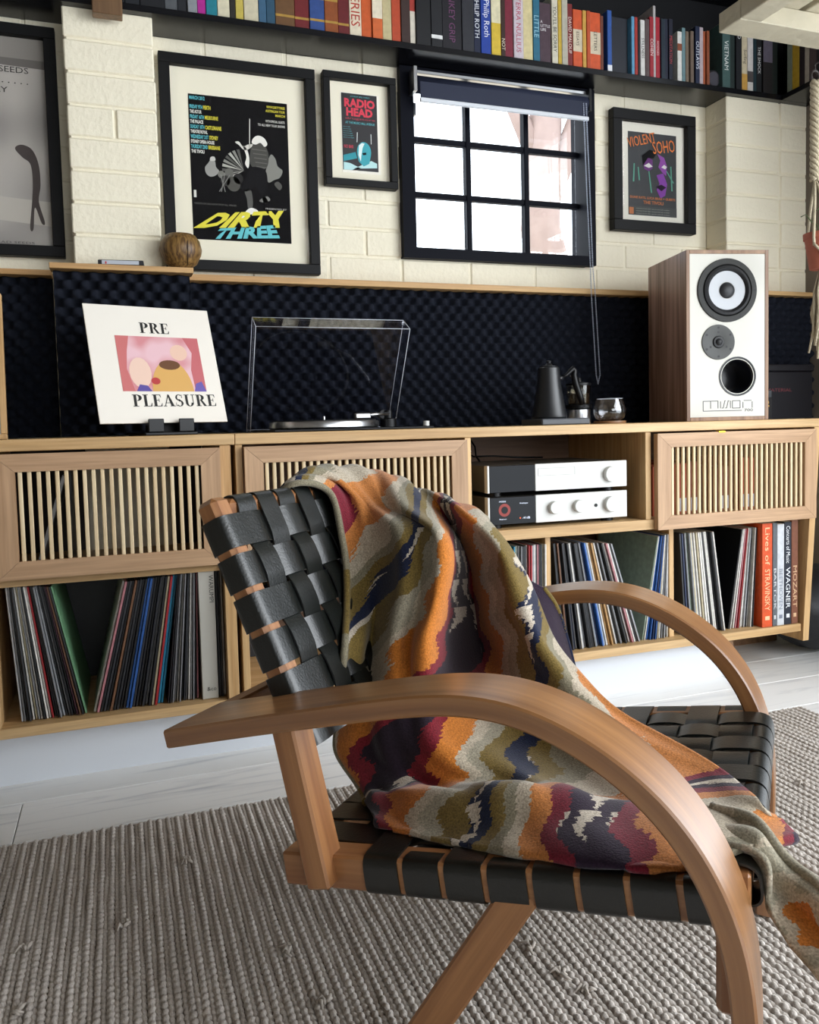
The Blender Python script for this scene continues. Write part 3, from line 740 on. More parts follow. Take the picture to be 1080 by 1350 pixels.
flat(o, 'poster_shape', poly([(.80, .36), (.815, .36), (.815, .49), (.80, .49)]), '#eef4f2', YD-0.0004)

# VIOLENT SOHO poster
o, pt, (ax, az, aw, ah) = framed('framed_poster', 'black-framed poster with scrawled orange VIOLENT SOHO and a purple face', 1.660, 1.468, 2.006, 1.884, 0.0365, 0, (1.733, 1.528, 1.936, 1.816), mount='#e6e2d4')
pt.data.materials.clear(); pt.data.materials.append(mat('poster_slate', '#25272a', 0.5))
YD = -0.0097
lettering(o, 'VIOLENT', *P2(.01, .80), .58*aw, .12*ah, '#e0782e', YD-0.0008, .0, M=RY(math.radians(-14)))
lettering(o, 'SOHO', *P2(.52, .75), .46*aw, .15*ah, '#e0782e', YD-0.0008, .0, M=RY(math.radians(-9)))
flat(o, 'poster_shape', poly([(.30, .62), (.36, .72), (.50, .68), (.50, .58), (.42, .54), (.33, .56)]), '#6d3f78', YD)
flat(o, 'poster_shape', poly([(.60, .76), (.74, .72), (.80, .62), (.78, .50), (.70, .54), (.62, .60), (.66, .68)]), '#8a4f9a', YD)
flat(o, 'poster_shape', poly([(.58, .50), (.72, .53), (.80, .40), (.76, .26), (.66, .22), (.58, .32), (.64, .40)]), '#80479a', YD)
flat(o, 'poster_shape', poly([(.32, .60), (.42, .58), (.50, .60), (.42, .64)]), '#d8d4d0', YD-0.0002)
flat(o, 'poster_shape', poly([(.68, .60), (.76, .58), (.80, .61), (.74, .635)]), '#d8d4d0', YD-0.0002)
flat(o, 'poster_shape', poly([(.56, .36), (.68, .39), (.78, .36), (.68, .31)]), '#2a2030', YD-0.0002)
for (a_, b_, c_, d_) in ((.42, .54, .47, .28), (.79, .56, .93, .42), (.12, .62, .10, .40), (.2, .58, .22, .42), (.88, .62, .9, .32)):
    flat(o, 'poster_shape', poly([(a_-.012, b_), (a_+.012, b_), (c_+.016, d_), (c_-.012, d_)]), '#5f9a86', YD-0.0003)
flat(o, 'poster_shape', poly([(.28, .72), (.44, .80), (.60, .78), (.52, .70), (.40, .70), (.3, .6)]), '#141416', YD-0.0004)
lettering(o, 'DUNE RATS, LUCA BRASI + GUESTS', *P2(.03, .195), .94*aw, .035*ah, '#b0642e', YD, .03)
lettering(o, 'THE TIVOLI', *P2(.3, .14), .42*aw, .04*ah, '#b0642e', YD, .03)
flat(o, 'poster_shape', rect(*P2(0, 0), *P2(1, .11)), '#4a4c4c', YD-0.0001)
for i_ in range(3): lettering(o, 'tickets from the venue and all outlets', *P2(.15, .075-.03*i_), .7*aw, .015*ah, '#8f9288', YD-0.0003)
flat(o, 'poster_shape', rect(*P2(.01, .01), *P2(.1, .09)), '#b0642e', YD-0.0004)

# left poster, cut by the frame of the photograph
o, pt, (ax, az, aw, ah) = framed('framed_poster', 'black-framed grey photographic poster lettered THE BAD SEEDS at the left edge', -0.60, 1.292, -0.1145, 1.909, 0.030, 0, (-0.57, 1.322, -0.1445, 1.879))
def greymat():
    mt, nt, b = nm('grey_photo_print')
    tc = nt.nodes.new('ShaderNodeTexCoord'); n = nt.nodes.new('ShaderNodeTexNoise'); n.inputs['Scale'].default_value = 4.5; n.inputs['Detail'].default_value = 1
    link(nt, tc.outputs['Object'], n.inputs['Vector'])
    rp = nt.nodes.new('ShaderNodeValToRGB'); e = rp.color_ramp.elements
    e[0].position = .35; e[0].color = rgb('#85807c'); e[1].position = .62; e[1].color = rgb('#b2aca4')
    link(nt, n.outputs['Fac'], rp.inputs[0]); link(nt, rp.outputs[0], b.inputs['Base Color']); b.inputs['Roughness'].default_value = .5
    return mt
pt.data.materials.clear(); pt.data.materials.append(greymat())
YD = -0.0096
flat(o, 'poster_shape', rect(*P2(0, .90), *P2(1, 1)), '#8a857f', YD)
flat(o, 'poster_shape', poly([(0, .88), (1, .86), (1, .90), (0, .905)]), '#6f6a66', YD-0.0001)
flat(o, 'poster_shape', rect(*P2(.62, .50), *P2(.70, .86)), '#bdb7ae', YD-0.0001)
flat(o, 'poster_shape', poly([(0, .17), (1, .10), (1, .22), (.6, .24), (0, .24)]), '#b8b2a8', YD-0.0001)
# plain upright shadow standing in for the figure
flat(o, 'poster_shape', poly(smooth_poly([(.80, .47), (.84, .49), (.90, .47), (.935, .40), (.94, .30), (.925, .22), (.955, .12), (.935, .115), (.90, .19), (.885, .085), (.865, .09), (.885, .22), (.895, .32), (.885, .40), (.84, .43)])), '#4c4543', YD-0.0003)
lettering(o, 'THE BAD SEEDS', *P2(.44, .832), .462*aw, .028*ah, '#1c1a1c', YD-0.0002)
lettering(o, '. . . . . . . . . . . . . .', *P2(.42, .780), .477*aw, .006*ah, '#1c1a1c', YD-0.0002)
lettering(o, 'SKY AWAY', *P2(.44, .734), .336*aw, .027*ah, '#1c1a1c', YD-0.0002)
lettering(o, 'NICK CAVE AND THE BAD SEEDS', *P2(.2, .010), .688*aw, .011*ah, '#4a4644', YD-0.0002)

# ------------------------------------------------------------------ on the ledge
cc = thing('coconut_bowl', 'brown polished coconut shell standing on the ledge of the left pier', 'coconut shell', (0.187, 2.345+0.03, 1.2505))
pr_ = [(0, 0.001), (0.022, 0.0), (0.042, 0.014), (0.054, 0.038), (0.057, 0.052), (0.052, 0.075), (0.041, 0.090), (0.036, 0.093), (0.034, 0.088), (0.045, 0.07), (0.048, 0.05), (0.04, 0.025), (0.0, 0.012)]
def coco_mat():
    mt, nt, b = nm('coconut_shell')
    tc = nt.nodes.new('ShaderNodeTexCoord'); mp = nt.nodes.new('ShaderNodeMapping'); mp.inputs['Scale'].default_value = (160, 160, 12)
    link(nt, tc.outputs['Object'], mp.inputs[0]); n = nt.nodes.new('ShaderNodeTexNoise'); n.inputs['Scale'].default_value = 1; n.inputs['Detail'].default_value = 4
    link(nt, mp.outputs[0], n.inputs['Vector'])
    rp = nt.nodes.new('ShaderNodeValToRGB'); e = rp.color_ramp.elements; e[0].position = .35; e[0].color = rgb('#4a3018'); e[1].position = .65; e[1].color = rgb('#93713f')
    link(nt, n.outputs['Fac'], rp.inputs[0]); link(nt, rp.outputs[0], b.inputs['Base Color']); b.inputs['Roughness'].default_value = .42
    return mt
lathe('shell', pr_, coco_mat(), cc, 36)
tube('seam', [(0.0575*math.sin(a)*0.35+0.012, -0.0575*math.cos(a*0.9)*math.sin(t)*1.0, 0.047-0.046*math.cos(t)) for a, t in [(0.1, t) for t in np.linspace(0.5, 2.4, 14)]], 0.0012, mat('seam_dark', '#2c1a0c', 0.6), cc, 6)
vh = thing('cassette', 'small grey and black cassette lying on the ledge left of the coconut', 'cassette', (0.03, 2.375, 1.2505), math.radians(-4))
box('case', (-0.058, -0.025, 0), (0.058, 0.025, 0.014), mat('cassette_black', '#1a1b20', 0.35), vh, 0.002)
box('paper_label', (-0.048, -0.0254, 0.002), (0.046, -0.024, 0.012), mat('cassette_label', '#b6bac2', 0.6), vh)
box('red_mark', (-0.040, -0.0257, 0.003), (-0.036, -0.025, 0.009), mat('ink_#b8383a', '#b8383a', 0.5), vh)

# ------------------------------------------------------------------ cabinets
CT, CB = 0.7935, 0.123          # top and underside
YF, YB = 2.0, 2.44              # front and back
def door(parent, x0, z0, x1, z1, bx, bz, n, y0=YF, th=0.019, hinge=None):
    """mitred frame door with upright slats; bx, bz = stile and rail widths"""
    W, H = x1-x0, z1-z0
    v = []; f = []
    out = [(0, 0), (W, 0), (W, H), (0, H)]; inn = [(bx, bz), (W-bx, bz), (W-bx, H-bz), (bx, H-bz)]
    d = parent
    dm = None
    parts = []
    for k in range(4):
        l = (k+1) % 4
        quad = [out[k], out[l], inn[l], inn[k]]
        # small gap at the mitre so the joint reads
        c = (sum(p[0] for p in quad)/4, sum(p[1] for p in quad)/4)
        parts.append([(c[0]+(p[0]-c[0])*0.9985, c[1]+(p[1]-c[1])*0.997) for p in quad])
    stiles = bpy.data.objects.new('door', None); stiles.empty_display_size = 0.02
    COL.objects.link(stiles); stiles.parent = parent; stiles.location = (x0, y0-th-0.0005, z0)
    for k in (1, 3): put('door_stile', prism_me('door_stile', parts[k], th), stiles, wood('door_oak_upright', '#a07c5a', '#c6a27e', 2, rough=0.5))
    for k in (0, 2): put('door_rail', prism_me('door_rail', parts[k], th), stiles, M_door)
    sw = 0.0088
    sm = box_me('slat', (-sw/2, 0.005, bz-0.001), (sw/2, 0.005+sw, H-bz+0.001), 0.002, 2); sm.materials.append(M_slat)
    pitch_ = (W-2*bx)/n
    for k in range(n): put('slat', sm, stiles, loc=(bx+pitch_*(k+0.5), 0, 0))
    if hinge is not None:
        box('hinge', (hinge-x0-0.012, -0.001, H-0.003), (hinge-x0+0.012, 0.012, H+0.003), M_brass, stiles, 0.0008)
    return stiles

lc = thing('record_cabinet', 'pale oak cabinet with slatted door at the left, full of leaning records', 'cabinet', (0, 0, 0))
box('top_board', (-1.2, YF-0.004, CT-0.0265), (0.2633, YB, CT), M_oak, lc, 0.0015)
box('bottom_board', (-1.2, YF, CB), (0.2267, YB, CB+0.023), M_oak, lc, 0.001)
box('side_panel', (0.2275, YF, CB), (0.2535, YB, CT-0.027), M_oakz, lc, 0.001)
box('divider', (-0.305, YF+0.003, CB+0.0235), (-0.2745, YB-0.006, CT-0.027), M_oakz, lc, 0.001)
box('back_panel', (-1.2, YB-0.005, CB+0.0235), (0.2267, YB, CT-0.027), mat('cabinet_back_dark', '#2a2320', 0.7), lc)
door(lc, -0.262, 0.483, 0.2265, 0.7615, 0.045, 0.040, 21)

rc = thing('record_cabinet', 'long pale oak cabinet carrying the turntable, amplifier and white loudspeaker', 'cabinet', (0, 0, 0))
box('top_board', (0.2645, YF-0.004, CT-0.0265), (2.078, YB, CT), M_oak, rc, 0.0015)
box('bottom_board', (0.2822, YF, CB), (2.0105, YB, CB+0.024), M_oak, rc, 0.001)
box('side_panel', (0.2645, YF, CB), (0.2815, YB, CT-0.027), M_oakz, rc, 0.001)
# right end panel leans inwards towards its foot
v = []
for (xb, z) in ((2.0115, 0.093), (2.0345, 0.093), (2.0780, CT-0.027), (2.0545, CT-0.027)):
    v += [(xb, YF-0.006, z), (xb, YB, z)]
put('end_panel', mesh('end_panel', v, [(0, 2, 4, 6), (1, 7, 5, 3), (0, 1, 3, 2), (2, 3, 5, 4), (4, 5, 7, 6), (6, 7, 1, 0)]), rc, M_oakz)
box('divider', (0.8665, YF, 0.5125), (0.884, YB-0.006, CT-0.027), M_oakz, rc, 0.001)
box('divider', (1.436, YF+0.004, 0.5125), (1.4545, YB-0.006, CT-0.027), M_oakz, rc, 0.001)
box('divider', (1.1215, YF+0.035, CB+0.0245), (1.1385, YB-0.006, 0.4825), M_oakz, rc, 0.001)
box('divider', (1.539, YF+0.035, CB+0.0245), (1.5555, YB-0.006, 0.4825), M_oakz, rc, 0.001)
box('shelf', (0.2822, YF+0.001, 0.483), (2.030, YB-0.006, 0.512), M_oak, rc, 0.001)
box('back_panel', (0.2822, YB-0.005, CB+0.0245), (2.030, YB, CT-0.027), wood('cabinet_back', '#5d4433', '#7d5f48', 0, rough=0.6), rc)
tube('cable_hole_plug', [(1.07, YB-0.0055, 0.715), (1.07, YB-0.0075, 0.715)], 0.006, M_white, rc, 12)
door(rc, 0.2835, 0.483, 0.8655, 0.7615, 0.045, 0.040, 27)
door(rc, 1.461, 0.482, 2.050, 0.7615, 0.046, 0.040, 26, hinge=1.688)

# ------------------------------------------------------------------ records
M_sleeve = objcolor('record_sleeve', 0.42, 0.22, 0.5)
CN = {'black': '#16171a', 'charcoal': '#2c2d31', 'grey': '#7c7d80', 'white': '#d9d6cf', 'cream': '#c9bd9d', 'red': '#a8262c', 'blue': '#2e5fa8', 'teal': '#1f7a9c', 'green': '#6d9a72', 'brown': '#6b4a34', 'orange': '#d4622c', 'tan': '#b98f5a', 'pale blue': '#a9b8cc', 'navy': '#1d2a4c', 'pink': '#b87a80', 'silver': '#a9abae', 'sage': '#8a9a88', 'plum': '#4a2a38'}
_lp = {}
def lp_me(th):
    th = round(th, 4)
    if th not in _lp:
        me = box_me('record_sleeve', (-th/2, 0, 0), (th/2, 0.312, 0.312), min(0.0008, th*0.25)); me.materials.append(M_sleeve)
        _lp[th] = me
    return _lp[th]
rl = random.Random(11)
def stack(xL, xR, aL, aR, cols, where, grp, z=CB+0.0245, y=YF+0.032):
    """sleeves side by side: bottom edges from xL to xR, lean (degrees, + tips right) running from aL to aR"""
    n = len(cols); pb = (xR-xL)/n
    pt_top = pb+0.312*(math.sin(math.radians(aR))-math.sin(math.radians(aL)))/n
    tm = min(pb, pt_top)*0.955
    for i, c in enumerate(cols):
        k_ = (i+0.5)/n; a = math.radians(aL+(aR-aL)*k_); th = tm*rl.uniform(0.93, 1.0)*math.cos(a)
        o = put('record_sleeve', lp_me(th), None)
        o.location = (xL+(xR-xL)*k_, y+rl.uniform(-0.006, 0.010), z+abs(math.sin(a))*th/2+0.0003)
        o.rotation_euler = (0, a, 0)
        r_ = rgb(CN[c]); j = rl.uniform(0.8, 1.2)
        o.color = (r_[0]*j, r_[1]*j, r_[2]*j, 1)
        tag(o, f'{c} record sleeve, {ORD[i]} from left in {where}', 'record', grp)
def pick(s): return [dict(k='black', c='charcoal', g='grey', w='white', m='cream', r='red', b='blue', t='teal', e='green', n='brown', o='orange', a='tan', p='pale blue', v='navy', i='pink', s='silver', x='sage', u='plum')[q] for q in s]
# left cabinet: a row tipping left, a gap, a row tipping right, a few upright
stack(-0.2371, -0.0954, -3.4, -11.5, pick('sgkcwmswkwwrckgscgkcunke'), 'the leftmost leaning row', 'records in the left cabinet')
stack(-0.0830, 0.0760, 14.4, 8.4, pick('wikcknkckkbbckkcgkmrtt'), 'the row right of the dark gap', 'records in the left cabinet')
stack(0.0840, 0.1600, 6.8, 1.4, pick('kcgswgkcgwsgki'), 'the row left of the box set', 'records in the left cabinet')
bx = thing('box_set', 'thick off-white record box set with small black lettering in the left cabinet', 'box set', (0.1868, YF+0.026, CB+0.0238), 0)
box('case', (-0.0190, 0, 0), (0.0190, 0.315, 0.328), mat('boxset_white', '#b9b6ac', 0.55), bx, 0.001)
me = text_me('WARUMPI', 0.015); me.transform(RY(math.radians(90)))
put('spine_title', me, bx, mat('ink_#2a2a2a', '#2a2a2a', 0.5), loc=(0.006, -0.0006, 0.305))
me = text_me('&co', 0.014)
put('spine_mark', me, bx, mat('ink_#2a2a2a', '#2a2a2a', 0.5), loc=(-0.008, -0.0006, 0.02))
stack(0.2085, 0.2255, 0.0, 0.0, pick('ckw'), 'the row right of the box set', 'records in the left cabinet')
for (x_, y_, c, lb) in ((-0.255, 2.352, 'black', 'black record sleeve facing out at the back of the left cabinet'), (0.06, 2.358, 'charcoal', 'charcoal record sleeve facing out at the back right of the left cabinet')):
    o = put('record_sleeve', lp_me(0.005), None, loc=(x_, y_, CB+0.0245), rot=(0, 0, math.radians(-90))); o.color = rgb(CN[c]); tag(o, lb, 'record', 'records in the left cabinet')
# behind the left door: a tilted pale sleeve and dark boxes
for (x, a, c, lb) in ((-0.19, 0.30, 'silver', 'pale grey sleeve tilted behind the slats of the left cabinet door'), (-0.12, 0.05, 'black', 'black sleeve standing behind the slats right of the tilted pale one')):
    o = put('record_sleeve', lp_me(0.008), None, loc=(x, YF+0.06, 0.4835 if False else 0.486), rot=(0, a, 0)); o.scale = (1, 0.8, 0.74); o.color = rgb(CN[c]); tag(o, lb, 'record', 'sleeves behind the left slatted door')
box('shelf', (-0.274, YF+0.02, 0.462), (0.2267, YB-0.006, 0.4815), M_oak, lc)

# right cabinet
stack(0.80, 0.90, 0.0, 0.0, pick('kcgwkkcsgkwckgkc'), 'the row hidden behind the throw', 'records behind the armchair')
stack(1.015, 1.1195, 1.0, 0.6, pick('txwsgkkcwrrscwgikcmw'), 'the row just below the amplifier', 'records under the amplifier')
stack(1.1700, 1.4320, -4.2, -17.7, pick('kknccvgkwsgkckgpvbpwaakwcgwkcwiwks'), 'the row before the sage sleeve', 'records under the amplifier')
stack(1.4389, 1.5370, 11.2, 0.6, pick('xwbbvbmwgskw'), 'the row with blue spines', 'records under the amplifier')
stack(1.5900, 1.7466, -3.5, -8.3, pick('cvvgmxgmswmwswmkwwkcwk'), 'the row tipping left below the slats', 'records under the right slatted door')
stack(1.7559, 1.8540, 10.0, 2.4, pick('kwkwirwmwskwwkw'), 'the row beside the orange book', 'records under the right slatted door')
# tall music books at the right end
def tallbook(x, th, h, col, label, title, tc='#f0ece0', ts=0.55, sub=None):
    o = thing('tall_book', label, 'book', (x+th/2, YF+0.008, CB+0.0245), 0, 'tall music books at the right end')
    c = box('cover', (-th/2, 0, 0), (th/2, 0.24, h), M_book, o, 0.0012); c.color = rgb(col)
    box('pages', (-th/2+0.002, 0.004, h-0.003), (th/2-0.002, 0.236, h+0.0003), M_pages, o)
    if title:
        me = text_me(title, 1.0); cc_ = np.array([q.co[:] for q in me.vertices]); lo = cc_.min(0); hi = cc_.max(0)
        me.transform(T(-(lo[0]+hi[0])/2, 0, -(lo[2]+hi[2])/2)); me.transform(Matrix.Diagonal((0.40*h/(hi[0]-lo[0]), 1, ts*th/(hi[2]-lo[2]), 1))); me.transform(RY(math.radians(90)))
        t = put('spine_title', me, o, M_book, loc=(0, -0.0007, h*0.36)); t.color = rgb(tc)
    if sub:
        me = text_me(sub, 1.0); cc_ = np.array([q.co[:] for q in me.vertices]); lo = cc_.min(0); hi = cc_.max(0)
        me.transform(T(-(lo[0]+hi[0])/2, 0, -(lo[2]+hi[2])/2)); me.transform(Matrix.Diagonal((0.36*h/(hi[0]-lo[0]), 1, ts*0.9*th/(hi[2]-lo[2]), 1))); me.transform(RY(math.radians(90)))
        t = put('spine_title', me, o, M_book, loc=(0, -0.0007, h*0.78)); t.color = rgb(tc)
    b = box('publisher_mark', (-th*0.22, -0.0006, 0.022), (th*0.22, 0.001, 0.034), M_book, o); b.color = rgb(tc)
    return o
tallbook(1.8635, 0.0395, 0.325, '#d4501e', 'orange book lettered STRAVINSKY', 'STRAVINSKY', '#f3c79a', .5, 'Lives of')
tallbook(1.9050, 0.0165, 0.325, '#5c6166', 'slim grey book between the orange one and the white one', 'BARTOK', '#d8d8d8')
tallbook(1.9225, 0.0275, 0.320, '#c9ccd0', 'white tall book with grey lettering near the right end', 'BEETHOVEN', '#7c8290', .5)
tallbook(1.9510, 0.0275, 0.325, '#1f2430', 'black tall book lettered WAGNER', 'WAGNER', '#eef0f2', .6, 'Concerts of Music')
tallbook(1.9795, 0.0255, 0.33, '#7a4a34', 'brown tall book lettered MOZART at the right end', 'MOZART', '#d8b48c', .6)
# behind the right slatted door
for i, (x, wd, h, c, lb) in enumerate(((1.50, 0.075, 0.15, '#b4502f', 'left rust-orange box file behind the right slatted door'), (1.58, 0.05, 0.155, '#a5472b', 'second rust-orange box file behind the right slatted door'), (1.635, 0.035, 0.16, '#7a3626', 'narrow dark red box file behind the right slatted door'), (1.74, 0.05, 0.14, '#6e3226', 'dark red box file in the middle behind the right slatted door'), (1.83, 0.06, 0.165, '#a5472b', 'right rust-orange box file behind the right slatted door'))):
    o = thing('box_file', lb, 'box file', (x, YF+0.06, 0.5125), 0, 'box files behind the right slatted door')
    box('case', (0, 0, 0), (wd, 0.25, h), mat('file_'+c, c, 0.6), o, 0.002)
    box('label', (wd*0.1, -0.0008, 0.01), (wd*0.9, 0.001, 0.05), mat('file_label', '#c9cbd6', 0.6), o)

# ------------------------------------------------------------------ hi-fi
def hifi(name, label, z0, z1, x0=0.944, x1=1.389, y0=2.03):
    o = thing(name, label, 'hi-fi unit', (x0, y0, z0), 0)
    W, H = x1-x0, z1-z0
    box('case', (0.003, 0.008, 0.0), (W-0.003, 0.31, H-0.001), mat('hifi_case', '#5a5650', 0.4, metal=0.4), o, 0.002)
    box('side_fascia', (0, 0, 0), (0.0065, 0.02, H), M_silver, o, 0.001)
    box('display', (0.0068, -0.0005, 0.001), (0.146, 0.0078, H-0.001), mat('display_glass', '#04050a', 0.12, spec=0.2), o, 0.0008)
    box('front_panel', (0.1462, -0.001, 0), (W, 0.0078, H), M_silver, o, 0.0012)
    for fx in (0.035, W-0.05):
        lathe('foot', [(0, 0), (0.018, 0), (0.018, -0.0105), (0, -0.0105)], M_blackplastic, o, 20, loc=(fx, 0.03, 0))
    for fx in (0.035, W-0.05):
        lathe('foot', [(0, 0), (0.018, 0), (0.018, -0.0105), (0, -0.0105)], M_blackplastic, o, 20, loc=(fx, 0.27, 0))
    return o, W, H
def knob(parent, x, z, r):
    k = lathe('knob', [(0, 0), (r, 0), (r, 0.013), (r*0.93, 0.0145), (0, 0.0145)], M_silver, parent, 36, M=T(x, -0.001, z) @ RX(math.pi/2))
    return k
am, W, H = hifi('amplifier', 'silver amplifier with three knobs and a lit display on the cabinet shelf', 0.5225, 0.600)
knob(am, 0.203, H*0.52, 0.018); knob(am, 0.282, H*0.52, 0.018); knob(am, 0.352, H*0.5, 0.0) if False else None
lathe('headphone_socket', [(0, 0), (0.005, 0), (0.005, 0.002), (0.0, 0.002)], M_blackplastic, am, 16, M=T(0.340, -0.0008, H*0.5) @ RX(math.pi/2))
knob(am, 0.388, H*0.52, 0.0225)
lathe('power_mark', [(0.0055, 0), (0.007, 0), (0.007, 0.0005), (0.0055, 0.0005)], mat('etched', '#b9b9b4', 0.5), am, 20, M=T(0.424, -0.0011, H*0.5) @ RX(math.pi/2))
E1 = mat('display_white', '#cfd6e8', 0.5, emit='#cfd6e8', es=0.8); E2 = mat('display_red', '#7a2018', 0.5, emit='#a83222', es=0.25)
lathe('display_dial', [(0, 0), (0.018, 0), (0.018, 0.0003), (0, 0.0003)], E2, am, 28, M=T(0.050, -0.0008, H*0.53) @ RX(math.pi/2))
lathe('display_dial', [(0, 0), (0.010, 0), (0.010, 0.0003), (0, 0.0003)], mat('display_glass', '#05060c', 0.08), am, 24, M=T(0.050, -0.0013, H*0.53) @ RX(math.pi/2))
for s_, x, z, w_, h_, mm in (('MODE', .034, .063, .02, .004, E1), ('Analogue', .096, .055, .026, .005, E1), ('Bypass', .034, .014, .022, .004, E1), ('-41dB', .104, .014, .024, .006, E1)):
    put('display_text', text_fit(s_, w_, h_), am, mm, loc=(x, -0.0012, z))
lathe('display_dot', [(0, 0), (0.0022, 0), (0.0022, 0.0003), (0, 0.0003)], mat('display_orange', '#e0521c', .5, emit='#e0521c', es=.8), am, 12, M=T(0.0975, -0.0012, 0.017) @ RX(math.pi/2))
cd, W, H = hifi('compact_disc_player', 'silver disc player with one knob stacked on the amplifier', 0.6115, 0.687)
tr_ = put('disc_tray', boxes_me('disc_tray', [((0, 0, 0), (0.118, 0.001, 0.0008)), ((0, 0, 0.020), (0.118, 0.001, 0.0208)), ((0, 0, 0), (0.0008, 0.001, 0.0208)), ((0.1172, 0, 0), (0.118, 0.001, 0.0208))]), cd, mat('etched_line', '#8f8f8a', 0.5), loc=(0.155, -0.0015, 0.042))
knob(cd, 0.388, H*0.5, 0.0225)
lathe('power_mark', [(0.0055, 0), (0.007, 0), (0.007, 0.0005), (0.0055, 0.0005)], mat('etched', '#b9b9b4', 0.5), cd, 20, M=T(0.424, -0.0011, H*0.5) @ RX(math.pi/2))
cb = thing('power_cable', 'thin black cables rising behind the disc player', 'cable', (0, 0, 0))
tube('cable', [(1.045, 2.30, 0.688), (1.06, 2.36, 0.70), (1.075, 2.40, 0.73), (1.06, 2.42, 0.764)], 0.003, M_blackplastic, cb)
tube('cable', [(1.28, 2.33, 0.6905), (1.20, 2.35, 0.693), (1.12, 2.36, 0.70), (1.06, 2.38, 0.70), (1.03, 2.40, 0.72), (1.035, 2.42, 0.764)], 0.003, M_blackplastic, cb)

